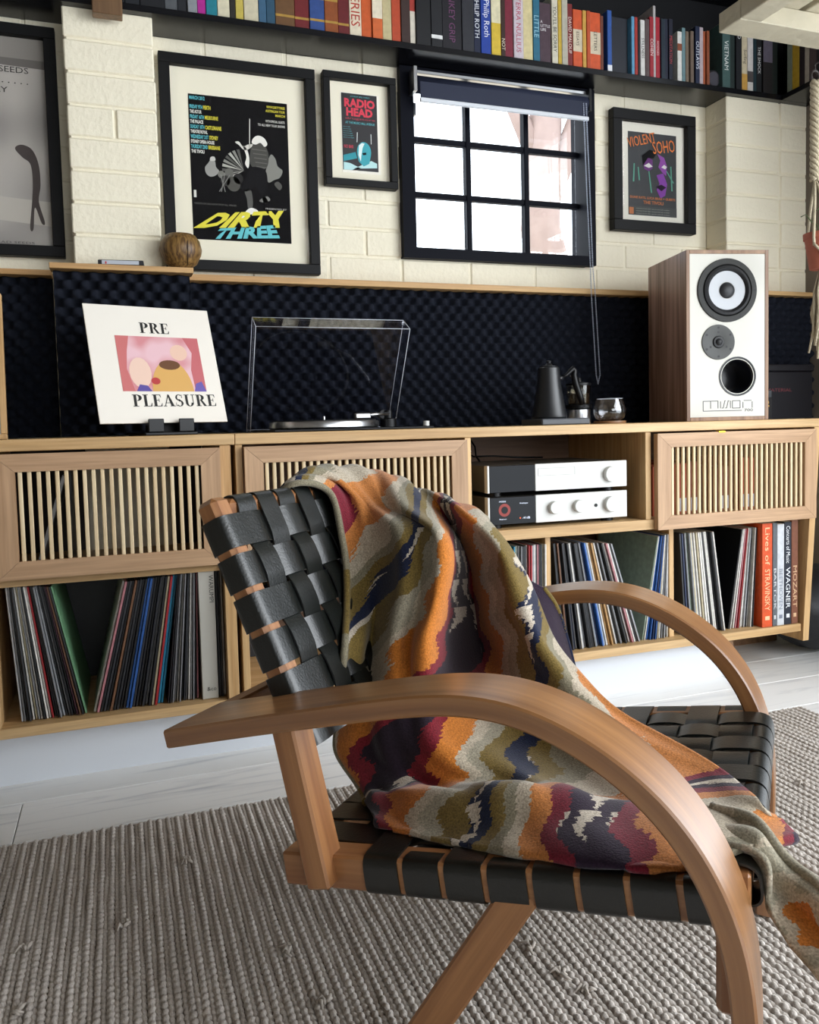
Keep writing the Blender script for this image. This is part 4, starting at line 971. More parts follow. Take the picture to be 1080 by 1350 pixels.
# ------------------------------------------------------------------ loudspeakers
M_baffle = mat('white_baffle', '#d6d4ca', 0.5)
M_rubber = mat('driver_rubber', '#232422', 0.6)
M_dark = mat('driver_dark', '#0a0b10', 0.5)
M_cone = mat('paper_cone', '#c9cdd2', 0.55)
def cut(o, cme):
    """boolean difference baked into the mesh of o"""
    c = bpy.data.objects.new('cutter', cme.copy()); COL.objects.link(c); c.parent = o.parent
    md = o.modifiers.new('b', 'BOOLEAN'); md.operation = 'DIFFERENCE'; md.object = c; md.solver = 'EXACT'
    bpy.context.view_layer.update()
    me = bpy.data.meshes.new_from_object(o.evaluated_get(bpy.context.evaluated_depsgraph_get()))
    o.modifiers.clear(); o.data = me; bpy.data.objects.remove(c)
    return o
def speaker(label, loc, rz, logo=True):
    W, H, D = 0.2645, 0.515, 0.278
    o = thing('loudspeaker', label, 'speaker', loc, rz)
    t = 0.0115
    cut_c = lathe_me('c', [(0, -0.09), (0.0520, -0.09), (0.0520, 0.03), (0, 0.03)], 48); cut_c.transform(T(0.1640, 0.0015, 0.1340) @ RX(math.pi/2))
    cut(box('cabinet', (0, 0.004, 0), (W, D, H), M_walnut, o, 0.0015), cut_c)
    for lo, hi in (((0, 0, 0), (t, 0.0045, H)), ((W-t, 0, 0), (W, 0.0045, H)), ((t, 0, 0), (W-t, 0.0045, t)), ((t, 0, H-t), (W-t, 0.0045, H))):
        box('rim', lo, hi, M_walrim, o, 0.0008)
    cut(box('baffle', (t, 0.0015, t), (W-t, 0.0039, H-t), M_baffle, o, 0.0004), cut_c)
    def disc(name, x, z, prof, mt, par=o, y=0.0015, seg=48):
        return put(name, lathe_me(name, prof, seg), par, mt, M=T(x, y, z) @ RX(math.pi/2))
    k = W/632
    wx, wz = 0.1300, 0.3940
    wf_ = disc('woofer', wx, wz, [(0.0955, 0), (0.0955, 0.003), (0.094, 0.0045), (0.079, 0.005), (0.077, 0.003), (0.076, 0.0005), (0.0955, 0.0002)], M_rubber)
    disc('surround', 0, 0, [(0.0765, 0.001), (0.074, 0.006), (0.067, 0.0085), (0.0605, 0.005), (0.058, 0.0008)], M_dark, wf_, 0).matrix_basis = Matrix.Identity(4)
    disc('cone', 0, 0, [(0.0590, 0.0015), (0.0255, 0.0008), (0.0255, 0.0005)], M_cone, wf_, 0).matrix_basis = Matrix.Identity(4)
    disc('dust_cap', 0, 0, [(0.0245, 0.0009), (0.021, 0.006), (0.014, 0.010), (0.006, 0.012), (0, 0.0125)], mat('dust_cap', '#2c2d30', 0.4), wf_, 0).matrix_basis = Matrix.Identity(4)
    sc = lathe_me('screw', [(0, 0.0056), (0.0036, 0.0056), (0.0036, 0.0048)], 10); sc.materials.append(M_dark)
    for q in range(6):
        a = math.radians(q*60); put('screw', sc, wf_, loc=(0.0872*math.cos(a), 0.0872*math.sin(a), 0))
    tw = disc('tweeter', 0.1015, 0.2385, [(0, 0.002), (0.018, 0.002), (0.021, 0.0035), (0.052, 0.0035), (0.053, 0.002), (0.053, 0)], mat('tweeter_plate', '#40413f', 0.5))
    disc('dome', 0, 0, [(0.0185, 0.0028), (0.0165, 0.006), (0.0105, 0.0068), (0.0095, 0.0095), (0.005, 0.0125), (0, 0.013)], M_dark, tw, 0).matrix_basis = Matrix.Identity(4)
    for q in range(6):
        a = math.radians(q*60+30); put('screw', sc, tw, loc=(0.0435*math.cos(a), 0.0435*math.sin(a), -0.0015))
    for q in range(3):
        a = math.radians(q*120+90); put('screw', sc, tw, loc=(0.0295*math.cos(a), 0.0295*math.sin(a), -0.0018))
    disc('port', 0.1640, 0.1340, [(0.0600, 0.0001), (0.0600, 0.0014), (0.0590, 0.0018), (0.0550, 0.001), (0.0500, -0.004), (0.0465, -0.012), (0.0445, -0.03), (0.0445, -0.088), (0, -0.088)], mat('port_flare', '#15161c', 0.22))
    if logo:
        Lc = mat('logo_grey', '#33343a', 0.5); b0 = []
        def ln(x0, z0, x1, z1, w_=0.0019):
            if abs(x1-x0) > abs(z1-z0): b0.append(((x0, 0, z0-w_/2), (x1, 0.0006, z1+w_/2)))
            else: b0.append(((x0-w_/2, 0, min(z0, z1)), (x1+w_/2, 0.0006, max(z0, z1))))
        zt, zb, zl = 0.0600, 0.0375, 0.0300
        ln(.053, zt, .101, zt); ln(.053, zl, .053, zt); ln(.053, zl, .178, zl); ln(.077, zb, .077, zt); ln(.101, zb, .101, zt)
        ln(.109, zb, .109, zt-.0012); ln(.141, zb, .141, zt)
        for sx in (.1165, .1275): b0.append(((sx-.004, 0, zb), (sx+.001, 0.0006, zb+.0018))); b0.append(((sx+.005, 0, zt-.0009), (sx+.0095, 0.0006, zt+.0009)))
        ln(.1475, zb, .1475, zt); ln(.1725, zb, .1725, zt); ln(.1475, zt, .1725, zt); ln(.1475, zb, .1725, zb)
        ln(.182, zb, .182, zt-.004); ln(.184, zt, .209, zt); ln(.212, zb, .212, zt-.003)
        sl_ = [(prism_me('g', [(sx, zb), (sx+.0019, zb), (sx+.0073, zt), (sx+.0054, zt)], 0.0006), None) for sx in (.1165, .1275)]
        put('logo', join_me('logo', [(boxes_me('g', b0), None)]+sl_), o, Lc, loc=(0, 0.0008, 0))
        put('model_number', text_fit('700', 0.028, 0.0085), o, Lc, loc=(0.186, 0.0008, 0.0265))
    return o
speaker('white-fronted walnut loudspeaker on the right end of the cabinet', (1.633, 2.07, CT+0.0005), -math.radians(12.5))
lf = thing('oak_picture_frame', 'pale oak frame with white panel cut off by the left edge, leaning on the foam', 'picture frame', (-0.57, 2.058, CT+0.001), 0)
LF = RX(math.radians(-5))
for lo, hi in (((0, 0, 0), (0.333, 0.02, 0.012)), ((0, 0, 0.321), (0.333, 0.02, 0.333)), ((0, 0, 0.0125), (0.012, 0.02, 0.3205)), ((0.321, 0, 0.0125), (0.333, 0.02, 0.3205))):
    box('frame_bar', lo, hi, M_oakz, lf, 0.001, M=LF)
box('panel', (0.0125, 0.006, 0.0125), (0.3205, 0.012, 0.3205), M_white, lf, M=LF)

# ------------------------------------------------------------------ standing record cover
st = thing('record_stand', 'low black stand holding the white record cover', 'stand', (-0.0376, 2.048, CT+0.0005), math.radians(15.3))
ax_ = math.radians(-20.9)
M_cov = T(0, 0, 0.0312-0.0005) @ RX(ax_)
box('base', (0.095, -0.03, 0), (0.225, 0.11, 0.008), M_blackplastic, st, 0.002)
for xx in (0.108, 0.183):
    box('lip', (xx, -0.0165, 0.008), (xx+0.038, -0.0125, 0.040), M_blackplastic, st, 0.0015)
    box('lip_foot', (xx, -0.0124, 0.0081), (xx+0.038, 0.012, 0.0265), M_blackplastic, st, 0.0015)
box('rest', (0.12, 0.006, 0), (0.2, 0.012, 0.20), M_blackplastic, st, 0.002, M=T(0, 0.006, 0.006) @ RX(ax_))
al = thing('record_cover', 'white record cover lettered PRE PLEASURE leaning on the black stand', 'record', (-0.0376, 2.0484, CT+0.0312), math.radians(15.3))
cv = box('sleeve', (0, 0, 0), (0.315, 0.004, 0.315), mat('cover_white', '#efe8dc', 0.5), al, 0.0006, M=RX(ax_))
def cflat(name, pts, col, y): return put(name, prism_me(name, [(0.315*a, 0.315*b) for a, b in pts], 0, True), cv, mat('ink_'+col, col, 0.5), loc=(0, y, 0))
# central picture: plain colour stand-in
px0, px1, pz0, pz1 = .205, .868, .262, .735
def pic_mat():
    mt, nt, b = nm('pink_picture')
    tc = nt.nodes.new('ShaderNodeTexCoord'); n = nt.nodes.new('ShaderNodeTexNoise'); n.inputs['Scale'].default_value = 14; n.inputs['Detail'].default_value = 1
    link(nt, tc.outputs['Object'], n.inputs['Vector']); rp = nt.nodes.new('ShaderNodeValToRGB'); e = rp.color_ramp.elements
    e[0].position = .38; e[0].color = rgb('#d48a8e'); e[1].position = .62; e[1].color = rgb('#e6bcc2')
    link(nt, n.outputs['Fac'], rp.inputs[0]); link(nt, rp.outputs[0], b.inputs['Base Color']); b.inputs['Roughness'].default_value = .5
    return mt
q = put('picture', prism_me('picture', [(0.315*a, 0.315*b) for a, b in ((px0, pz0), (px1, pz0), (px1, pz1), (px0, pz1))], 0, True), cv, pic_mat(), loc=(0, -0.0004, 0))
def blob(cx, cz, rx, rz, n=18, a0=0, a1=2*math.pi): return [(cx+rx*math.cos(a), cz+rz*math.sin(a)) for a in np.linspace(a0, a1, n, endpoint=a1 < 6.2)]
cflat('picture_shape', [(px0, pz0), (.30, pz0), (.26, .45), (.28, .60), (.31, pz1), (px0, pz1)], '#c9706e', -0.0006)
cflat('picture_shape', [(.78, pz0), (px1, pz0), (px1, pz1), (.74, pz1), (.80, .60), (.77, .45)], '#c4686c', -0.0006)
cflat('picture_shape', blob(.36, .42, .085, .13), '#ecc9b6', -0.0007)
cflat('picture_shape', blob(.69, .60, .07, .07), '#e9c2ac', -0.0007)
cflat('picture_shape', blob(.60, pz0, .165, .27, 16, 0, math.pi), '#d9a85e', -0.0008)
cflat('picture_shape', blob(.60, .49, .085, .042), '#6a4224', -0.0009)
cflat('picture_shape', [(.31, pz0), (.43, pz0), (.40, .31), (.34, .32)], '#5a4a98', -0.0009)
cflat('picture_shape', [(.77, pz0), (px1, pz0), (.84, .35), (.79, .33)], '#6a5aa8', -0.0009)
cflat('picture_shape', blob(.47, .35, .035, .03), '#b83a3a', -0.0009)
# serif capitals
def stem(x0, x1, z0=0, z1=1): return [(x0, z0), (x1, z0), (x1, z1), (x0, z1)]
def ringseg(cx, cz, ro, rzo, ri, rzi, a0, a1, n=12, dx=0.0):
    A = np.linspace(math.radians(a0), math.radians(a1), n)
    return [(cx+ro*math.cos(a), cz+rzo*math.sin(a)) for a in A]+[(cx+dx+ri*math.cos(a), cz+rzi*math.sin(a)) for a in A[::-1]]
sf = .055
GL = {
 'P': (.70, [stem(.10, .30), stem(0, .42, 0, sf), stem(0, .36, 1-sf, 1), ringseg(.34, .73, .36, .27, .13, .215, -90, 90)]),
 'R': (.84, [stem(.10, .30), stem(0, .40, 0, sf), stem(0, .36, 1-sf, 1), ringseg(.34, .745, .34, .255, .12, .20, -90, 90), [(.36, .50), (.52, .52), (.80, .04), (.86, .04), (.86, 0), (.62, 0)]]),
 'E': (.70, [stem(.10, .30), stem(0, .66, 0, sf), stem(0, .62, 1-sf, 1), stem(.30, .50, .49, .54), [(.60, 0), (.66, 0), (.70, .27), (.665, .27), (.57, .05)], [(.57, 1), (.62, 1), (.65, .75), (.615, .75), (.54, .95)], [(.46, .38), (.50, .38), (.50, .66), (.46, .66)]]),
 'L': (.66, [stem(.10, .30), stem(0, .62, 0, sf), stem(0, .42, 1-sf, 1), [(.56, 0), (.62, 0), (.67, .30), (.635, .30), (.53, .05)]]),
 'A': (.90, [[(.10, 0), (.16, 0), (.46, .92), (.42, 1.0)], [(.38, 1.0), (.50, 1.0), (.84, 0), (.60, 0)], stem(.22, .64, .27, .32), stem(0, .26, 0, sf), stem(.52, .92, 0, sf)]),
 'S': (.62, [ringseg(.29, .745, .26, .27, .13, .215, 40, 245, 14), ringseg(.30, .26, .29, .275, .14, .215, -145, 65, 14), [(.16, .56), (.30, .40), (.48, .46), (.30, .62)], [(.48, .70), (.53, .70), (.53, 1), (.49, 1)], [(.02, 0), (.06, 0), (.06, .32), (.02, .32)]]),
 'U': (.84, [stem(.10, .29, .30, 1), stem(0, .40, 1-sf, 1), stem(.66, .72, .30, 1), stem(.54, .84, 1-sf, 1), ringseg(.41, .30, .31, .32, .12, .25, 180, 360, 14)]),
}
def serif_word(word, x, z, ht, wd, y=-0.0006):
    tot = sum(GL[c][0]+.06 for c in word)-.06; k = wd/tot; cx = x; L = []
    for c in word:
        w_, ps = GL[c]
        for p in ps: L.append((prism_me('g', [(cx+a*k, z+b*ht) for a, b in p], 0, True), None))
        cx += (w_+.06)*k
    me = join_me('lettering', L)
    return put('lettering', me, cv, mat('ink_#1a1816', '#1a1816', 0.5), loc=(0, y, 0))
serif_word('PRE', .408*.315, .765*.315, .092*.315, .235*.315)
serif_word('PLEASURE', .265*.315, .135*.315, .100*.315, .665*.315)

# ------------------------------------------------------------------ turntable
tt = thing('turntable', 'low black turntable with silver platter under a raised clear lid', 'turntable', (0.575, 2.24, CT+0.0005))
box('plinth', (-0.205, -0.19, 0), (0.225, 0.17, 0.007), M_blackplastic, tt, 0.002)
pt_ = lathe('platter', [(0, 0.007), (0.148, 0.007), (0.151, 0.010), (0.151, 0.023), (0.149, 0.026), (0.140, 0.0265), (0, 0.0265)], M_chrome, tt, 64, loc=(-0.035, -0.02, 0))
lathe('mat', [(0, 0.0266), (0.143, 0.0266), (0.143, 0.029), (0, 0.029)], mat('platter_mat', '#0c0c0e', 0.9), pt_, 48)
lathe('spindle', [(0, 0.04), (0.003, 0.04), (0.0035, 0.03), (0.0035, 0.028)], M_chrome, pt_, 12)
ta = tube('tonearm', [(0.175, 0.09, 0.045), (0.165, 0.02, 0.045), (0.125, -0.06, 0.043), (0.065, -0.10, 0.040)], 0.0045, M_chrome, tt, 10)
box('headshell', (0.028, -0.118, 0.030), (0.072, -0.094, 0.046), M_chrome, ta, 0.003)
box('cartridge', (0.030, -0.114, 0.0285), (0.052, -0.098, 0.036), mat('cartridge', '#a8604a', 0.4), ta, 0.002)
lathe('pivot_base', [(0, 0.007), (0.024, 0.007), (0.024, 0.03), (0.012, 0.033), (0.012, 0.055), (0, 0.056)], M_blackplastic, tt, 24, loc=(0.178, 0.06, 0))
lathe('counterweight', [(0, -0.014), (0.013, -0.014), (0.013, 0.014), (0, 0.014)], M_blackplastic, tt, 20, M=T(0.180, 0.125, 0.045) @ RX(math.pi/2))
lathe('speed_knob', [(0, 0.007), (0.0085, 0.007), (0.0085, 0.020), (0, 0.0205)], M_silver, tt, 20, loc=(0.212, -0.165, 0))
# lid: open tray of clear sheet, hinged at the back
Wd, Dp, Hh, t_ = 0.432, 0.350, 0.062, 0.003
lid = bpy.data.objects.new('lid', None); COL.objects.link(lid); lid.parent = tt; lid.location = (0.355-0.575, 2.415-2.24, 0.0075); lid['label'] = 'clear acrylic lid standing open'
ML = RX(math.radians(120))
def lidbox(name, lo, hi, m_=M_acryl, b=0): return box(name, lo, hi, m_, lid, b, M=ML)
# local: x width, y from hinge (0) to free edge (Dp) , z thickness of tray
lidbox('top_sheet', (0, 0, -t_), (Wd, Dp, 0)); lidbox('side_sheet', (0, 0, 0), (t_, Dp, Hh)); lidbox('side_sheet', (Wd-t_, 0, 0), (Wd, Dp, Hh)); lidbox('front_sheet', (0, Dp-t_, 0), (Wd, Dp, Hh))
e_ = 0.0009
for a, b in (((0, 0, 0), (0, Dp, 0)), ((Wd, 0, 0), (Wd, Dp, 0)), ((0, 0, Hh), (0, Dp, Hh)), ((Wd, 0, Hh), (Wd, Dp, Hh)), ((0, Dp, 0), (Wd, Dp, 0)), ((0, Dp, Hh), (Wd, Dp, Hh)), ((0, Dp, 0), (0, Dp, Hh)), ((Wd, Dp, 0), (Wd, Dp, Hh)), ((0, 0, 0), (0, 0, Hh)), ((Wd, 0, 0), (Wd, 0, Hh)), ((0, 0, 0), (Wd, 0, 0))):
    tube('polished_edge', [a, b], e_, M_acryledge, lid, 6, M=ML)

# ------------------------------------------------------------------ coffee things
ke = thing('kettle', 'matt black gooseneck kettle standing on its electric base', 'kettle', (1.197, 2.135, CT+0.0195))
lathe('body', [(0, 0), (0.051, 0), (0.053, 0.004), (0.050, 0.012), (0.042, 0.055), (0.034, 0.105), (0.031, 0.140), (0.031, 0.147), (0.029, 0.149), (0, 0.150)], mat('kettle_black', '#15171a', 0.38, spec=0.6), ke, 48)
lathe('lid', [(0, 0.149), (0.026, 0.149), (0.027, 0.152), (0.012, 0.155), (0.006, 0.162), (0.008, 0.168), (0, 0.170)], mat('kettle_black', '#15171a', 0.38), ke, 32)
tube('handle_stem', [(0.030, 0, 0.118), (0.046, 0, 0.118)], 0.006, mat('kettle_black', '#15171a', 0.38), ke)
tube('handle', [(0.044, 0, 0.120), (0.060, 0, 0.128), (0.074, 0, 0.140), (0.081, 0, 0.146), (0.086, 0, 0.140), (0.084, 0, 0.126), (0.090, 0, 0.100), (0.102, 0, 0.068), (0.112, 0, 0.040)], [.004, .005, .007, .008, .0085, .009, .0095, .010, .0085], M_blackplastic, ke, 12)
tube('spout', [(0.018, 0.045, 0.03), (0.026, 0.065, 0.06), (0.024, 0.058, 0.10), (0.028, 0.07, 0.130), (0.036, 0.09, 0.138)], 0.0055, mat('kettle_black', '#15171a', 0.38), ke)
kb = tag(box('heating_stand', (1.140, 2.075, CT+0.0005), (1.298, 2.205, CT+0.019), mat('kettle_base_grey', '#4b4d52', 0.45), bevel=0.003), 'flat grey heating stand under the black kettle', 'kettle stand')
gr = thing('coffee_grinder', 'glass and steel hand coffee grinder behind the kettle handle', 'grinder', (1.372, 2.26, CT+0.0005))
lathe('base', [(0, 0), (0.036, 0), (0.037, 0.004), (0.036, 0.045), (0.03, 0.048), (0, 0.048)], M_chrome, gr, 32)
lathe('collar', [(0.03, 0.048), (0.04, 0.05), (0.04, 0.06), (0.03, 0.062)], M_blackplastic, gr, 32)
lathe('glass_hopper', [(0.030, 0.06), (0.034, 0.065), (0.038, 0.12), (0.037, 0.1205), (0.033, 0.066), (0.028, 0.062)], glass('jar_glass', (0.8, 0.78, 0.72), 0.08), gr, 32)
lathe('beans', [(0, 0.062), (0.03, 0.063), (0.033, 0.095), (0, 0.099)], mat('coffee_beans', '#2a1a10', 0.5, bump=0.8, bscale=120), gr, 24)
lathe('lid', [(0, 0.121), (0.039, 0.121), (0.039, 0.128), (0.012, 0.132), (0.008, 0.145), (0, 0.146)], M_blackplastic, gr, 32)
tube('crank', [(0, 0, 0.143), (-0.02, -0.01, 0.150), (-0.04, -0.02, 0.150)], 0.003, M_chrome, gr)
co = tag(lathe('coaster', [(0, 0), (0.047, 0), (0.048, 0.003), (0.047, 0.008), (0, 0.008)], wood('coaster_wood', '#7a5535', '#9c7048', 0), None, 40, loc=(1.400, 2.13, CT+0.0005)), 'round wooden coaster under the glass cup', 'coaster')
gc = thing('glass_cup', 'round clear glass cup on a wooden coaster beside the kettle', 'glass', (1.400, 2.13, CT+0.0087))
lathe('bowl', [(0, 0.001), (0.03, 0.001), (0.042, 0.008), (0.048, 0.022), (0.0475, 0.036), (0.042, 0.055), (0.0385, 0.066), (0.0375, 0.066), (0.041, 0.055), (0.0462, 0.036), (0.0468, 0.022), (0.041, 0.010), (0.03, 0.003), (0, 0.003)], glass('cup_glass', (0.95, 0.95, 0.96), 0.06, 0.01), gc, 40)
lathe('rim', [(0.0375, 0.0655), (0.038, 0.0668), (0.0388, 0.0655)], M_acryledge, gc, 40)

# dark things right of the speaker
t2 = thing('black_tin', 'small black tin lettered T2 right of the white loudspeaker', 'tin', (2.050, 2.16, CT+0.0005) if False else (2.012, 2.19, CT+0.0005))
box('tin', (0.0, 0, 0), (0.060, 0.05, 0.098), mat('tin_black', '#0b0b0d', 0.4), t2, 0.002)
box('band', (0.002, -0.0006, 0.074), (0.058, 0.002, 0.096), mat('tin_band', '#3c4044', 0.4), t2)
put('lettering', text_fit('T2', 0.034, 0.022, bold=0.04), t2, mat('ink_#d8a53a', '#d8a53a', 0.5), loc=(0.014, -0.0009, 0.042))
sb = thing('black_storage_box', 'black box with faint red lettering at the right edge behind the tin', 'box', (2.10 if False else 2.085, 2.275, CT+0.0005))
box('body', (0, 0, 0), (0.25, 0.09, 0.165), mat('storage_black', '#141319', 0.4), sb, 0.003)
box('lid', (-0.004, -0.004, 0.166), (0.254, 0.094, 0.19), mat('storage_black', '#141319', 0.4), sb, 0.003)
put('lettering', text_fit('MATERIAL', 0.11, 0.012), sb, mat('ink_#6a3036', '#6a3036', 0.5), loc=(0.045, -0.0006, 0.095))

# ------------------------------------------------------------------ rug
RX0, RX1, RY0, RY1, RP = -0.95, 1.722, 0.12, 1.722, 0.0089
rug = thing('rug', 'chunky braided oatmeal wool rug under the armchair', 'rug', (0, 0, 0))
box('backing', (RX0, RY0, 0.0005), (RX1, RY1, 0.006), mat('rug_backing', '#6f675c', 0.95), rug)
def rug_cords():
    nrow = int((RX1-RX0)/RP)
    step = 0.0040
    ny = int((RY1-RY0)/step)
    ys = RY0+np.arange(ny)*step
    rngn = np.random.default_rng(5)
    A = np.radians(np.array([0, 45, 90, 135, 180])); na = len(A)
    V = []; F = []
    for r in range(nrow):
        xc = RX1-RP*(r+0.5)
        up = r % 2 == 0                       # raised twisted cord, then a lower flatter one
        L = 0.0142 if up else 0.0128
        ph = rngn.uniform(0, 6.28); sl = 1 if up else -1
        wob = 0.0007*np.sin(ys*9+rngn.uniform(0, 6.28))+0.0004*np.sin(ys*31+rngn.uniform(0, 6.28))
        hv = 1+0.07*np.sin(ys*47+rngn.uniform(0, 6.28))+rngn.normal(0, 0.03, ny)
        aa = A[None, :]
        phase = 2*np.pi*(ys[:, None]+0.0015*np.sin(ys[:, None]*60+ph))/L+sl*(aa-np.pi/2)*1.15+ph
        bump = (0.5+0.5*np.cos(phase))**0.6
        rad = ((0.0030+0.0034*bump) if up else (0.0028+0.0023*bump))*hv[:, None]
        X = xc+wob[:, None]+rad*np.cos(aa)*1.05
        Z = (0.0062 if up else 0.0048)+rad*np.sin(aa)*1.25
        Y = np.repeat(ys[:, None], len(A), 1)+0.0010*np.sin(phase)
        V.append(np.stack([X, Y, Z], -1).reshape(-1, 3))
    V = np.concatenate(V)
    idx = np.arange(nrow*ny*na).reshape(nrow, ny, na)
    Q = np.stack([idx[:, :-1, :-1], idx[:, :-1, 1:], idx[:, 1:, 1:], idx[:, 1:, :-1]], -1).reshape(-1, 4)
    me = bpy.data.meshes.new('braided_cords')
    me.vertices.add(len(V)); me.vertices.foreach_set('co', V.astype(np.float32).ravel())
    me.loops.add(Q.size); me.loops.foreach_set('vertex_index', Q.astype(np.int32).ravel())
    me.polygons.add(len(Q)); me.polygons.foreach_set('loop_start', np.arange(0, Q.size, 4, dtype=np.int32)); me.polygons.foreach_set('loop_total', np.full(len(Q), 4, np.int32))
    me.polygons.foreach_set('use_smooth', np.ones(len(Q), bool))
    me.update(calc_edges=True); me.validate()
    return me
def wool_mat():
    mt, nt, b = nm('oatmeal_wool')
    tc = nt.nodes.new('ShaderNodeTexCoord')
    mp = nt.nodes.new('ShaderNodeMapping'); mp.inputs['Scale'].default_value = (112.4, 3.0, 0); link(nt, tc.outputs['Object'], mp.inputs[0])
    n = nt.nodes.new('ShaderNodeTexNoise'); n.inputs['Scale'].default_value = 1; n.inputs['Detail'].default_value = 2; link(nt, mp.outputs[0], n.inputs['Vector'])
    rp = nt.nodes.new('ShaderNodeValToRGB'); e = rp.color_ramp.elements; e[0].position = .3; e[0].color = rgb('#aaa198'); e[1].position = .7; e[1].color = rgb('#d2cac2')
    link(nt, n.outputs['Fac'], rp.inputs[0])
    n2 = nt.nodes.new('ShaderNodeTexNoise'); n2.inputs['Scale'].default_value = 420; n2.inputs['Detail'].default_value = 3; link(nt, tc.outputs['Object'], n2.inputs['Vector'])
    mx = nt.nodes.new('ShaderNodeMix'); mx.data_type = 'RGBA'; mx.blend_type = 'OVERLAY'; mx.inputs[0].default_value = .55
    link(nt, rp.outputs[0], mx.inputs[6]); link(nt, n2.outputs['Fac'], mx.inputs[7]); link(nt, mx.outputs[2], b.inputs['Base Color'])
    b.inputs['Roughness'].default_value = .95; b.inputs['Specular IOR Level'].default_value = .1; b.inputs['Sheen Weight'].default_value = .15
    bp = nt.nodes.new('ShaderNodeBump'); bp.inputs['Strength'].default_value = .5; bp.inputs['Distance'].default_value = .002
    link(nt, n2.outputs['Fac'], bp.inputs['Height']); link(nt, bp.outputs[0], b.inputs['Normal'])
    return mt
o = put('braided_cords', rug_cords(), rug, wool_mat()); o['kind'] = 'stuff'

M_tuft = mat('wool_tuft', '#b9b0a6', 0.95, noise=0.2, nscale=90)
rtf = random.Random(9)
for (x_, y_) in ((-0.026, 1.353), (0.09, 1.521), (0.208, 1.192), (0.236, 1.066), (-0.167, 1.351), (0.552, 1.064), (0.564, 0.995), (0.582, 0.954), (-0.167, 1.202), (1.352, 1.336)):
    L_ = []
    for k in range(6):
        a_ = rtf.uniform(0, 6.28); l_ = rtf.uniform(0.008, 0.02)
        L_.append((tube_me('t', [(x_, y_, 0.010), (x_+l_*0.5*math.cos(a_), y_+l_*0.5*math.sin(a_), 0.018), (x_+l_*math.cos(a_+0.6), y_+l_*math.sin(a_+0.6), 0.0145)], [0.0028, 0.003, 0.0012], 5), None))
    o = put('frayed_tuft', join_me('frayed_tuft', L_), rug, M_tuft); o['kind'] = 'stuff'

# ------------------------------------------------------------------ armchair
# local frame: x forward, y from the near arm to the far arm, z up
CH = thing('armchair', 'low oak armchair with curved arms and woven black leather straps', 'armchair', (0.32034, 0.77890, 0.0), math.atan2(-0.70492, 0.70929))
WT = 0.6707
prof = [(-.399, .425), (-.269, .459), (-.168, .484), (-.099, .501), (-.053, .511), (-.012, .5185), (.018, .520), (.049, .519), (.072, .515), (.094, .509), (.113, .5025), (.138, .491), (.165, .476), (.191, .458), (.211, .441), (.227, .425), (.238, .411), (.250, .393), (.2615, .373), (.271, .352), (.279, .330), (.2855, .305), (.290, .279), (.293, .250), (.294, .21), (.293, .15), (.291, .08), (.289, .0135)]
def arm(mirror):
    P = np.array(prof); n = len(P)
    # resample smoothly
    d = np.r_[0, np.cumsum(np.hypot(*np.diff(P, axis=0).T))]
    s_ = np.linspace(0, d[-1], 90)
    k = np.ones(5)/5
    px = np.interp(s_, d, P[:, 0]); pz = np.interp(s_, d, P[:, 1])
    for _ in range(3):
        qx = np.convolve(np.pad(px, 2, 'edge'), k, 'valid'); qz = np.convolve(np.pad(pz, 2, 'edge'), k, 'valid')
        px[2:-2] = qx[2:-2]; pz[2:-2] = qz[2:-2]
    tx = np.gradient(px); tz = np.gradient(pz); L = np.hypot(tx, tz); nx, nz = tz/L, -tx/L
    th = 0.0235
    wd = 0.0875+0.030*np.clip((0.40-s_)/0.40, 0, 1)**1.3
    b = 0.0025
    V = []; F = []; U = []
    ring = [(0, b), (b, 0), (1, 0), (1, 1), (1, 2), (0, 3)]
    for i in range(len(s_)):
        w_ = wd[i]
        cs = [(0, b), (b, 0), (w_-b, 0), (w_, b), (w_, th-b), (w_-b, th), (b, th), (0, th-b)]
        for (v_, t_2) in cs:
            yv = v_ if not mirror else WT-v_
            V.append((px[i]+nx[i]*t_2, yv, pz[i]+nz[i]*t_2)); U.append((s_[i], v_+t_2))
    m_ = 8
    for i in range(len(s_)-1):
        for q in range(m_):
            r_ = (q+1) % m_
            f = (i*m_+q, i*m_+r_, (i+1)*m_+r_, (i+1)*m_+q)
            F.append(f if mirror else f[::-1])
    F.append(tuple(range(m_)) if not mirror else tuple(range(m_-1, -1, -1)))
    e = (len(s_)-1)*m_
    F.append(tuple(e+q for q in range(m_-1, -1, -1)) if not mirror else tuple(e+q for q in range(m_)))
    me = mesh('arm', V, F)
    uv = me.uv_layers.new(name='UVMap')
    for l in me.loops: uv.data[l.index].uv = U[l.vertex_index]
    bm = bmesh.new(); bm.from_mesh(me); bmesh.ops.recalc_face_normals(bm, faces=bm.faces); bm.to_mesh(me); bm.free()
    me.polygons.foreach_set('use_smooth', [True]*len(me.polygons))
    try: me.set_sharp_from_angle(angle=math.radians(30))
    except Exception: pass
    return put('arm', me, CH, M_chairuv)
arm(False); arm(True)
def bar(name, a, b, half_u, half_v, parent=CH, bevel=0.003, mt=None, axis='v'):
    """square bar from a to b (local), cross-section half_v along y and half_u in the side plane"""
    a = Vector(a); b = Vector(b); t = (b-a); L = t.length; t.normalize()
    y = Vector((0, 1, 0)); 
    if abs(t.y) > 0.9: y = Vector((1, 0, 0))
    x = y.cross(t).normalized(); y = t.cross(x).normalized()
    me = box_me(name, (-half_u, -half_v, 0), (half_u, half_v, L), bevel)
    M_ = Matrix((x, y, t)).transposed().to_4x4(); M_.translation = a
    return put(name, me, parent, mt or wood('chair_oak_bar', '#875633', '#b07d4e', 2, rough=0.4, coat=0.15), M=M_)
SV0, SV1 = 0.055, WT-0.055      # outer faces of seat rails
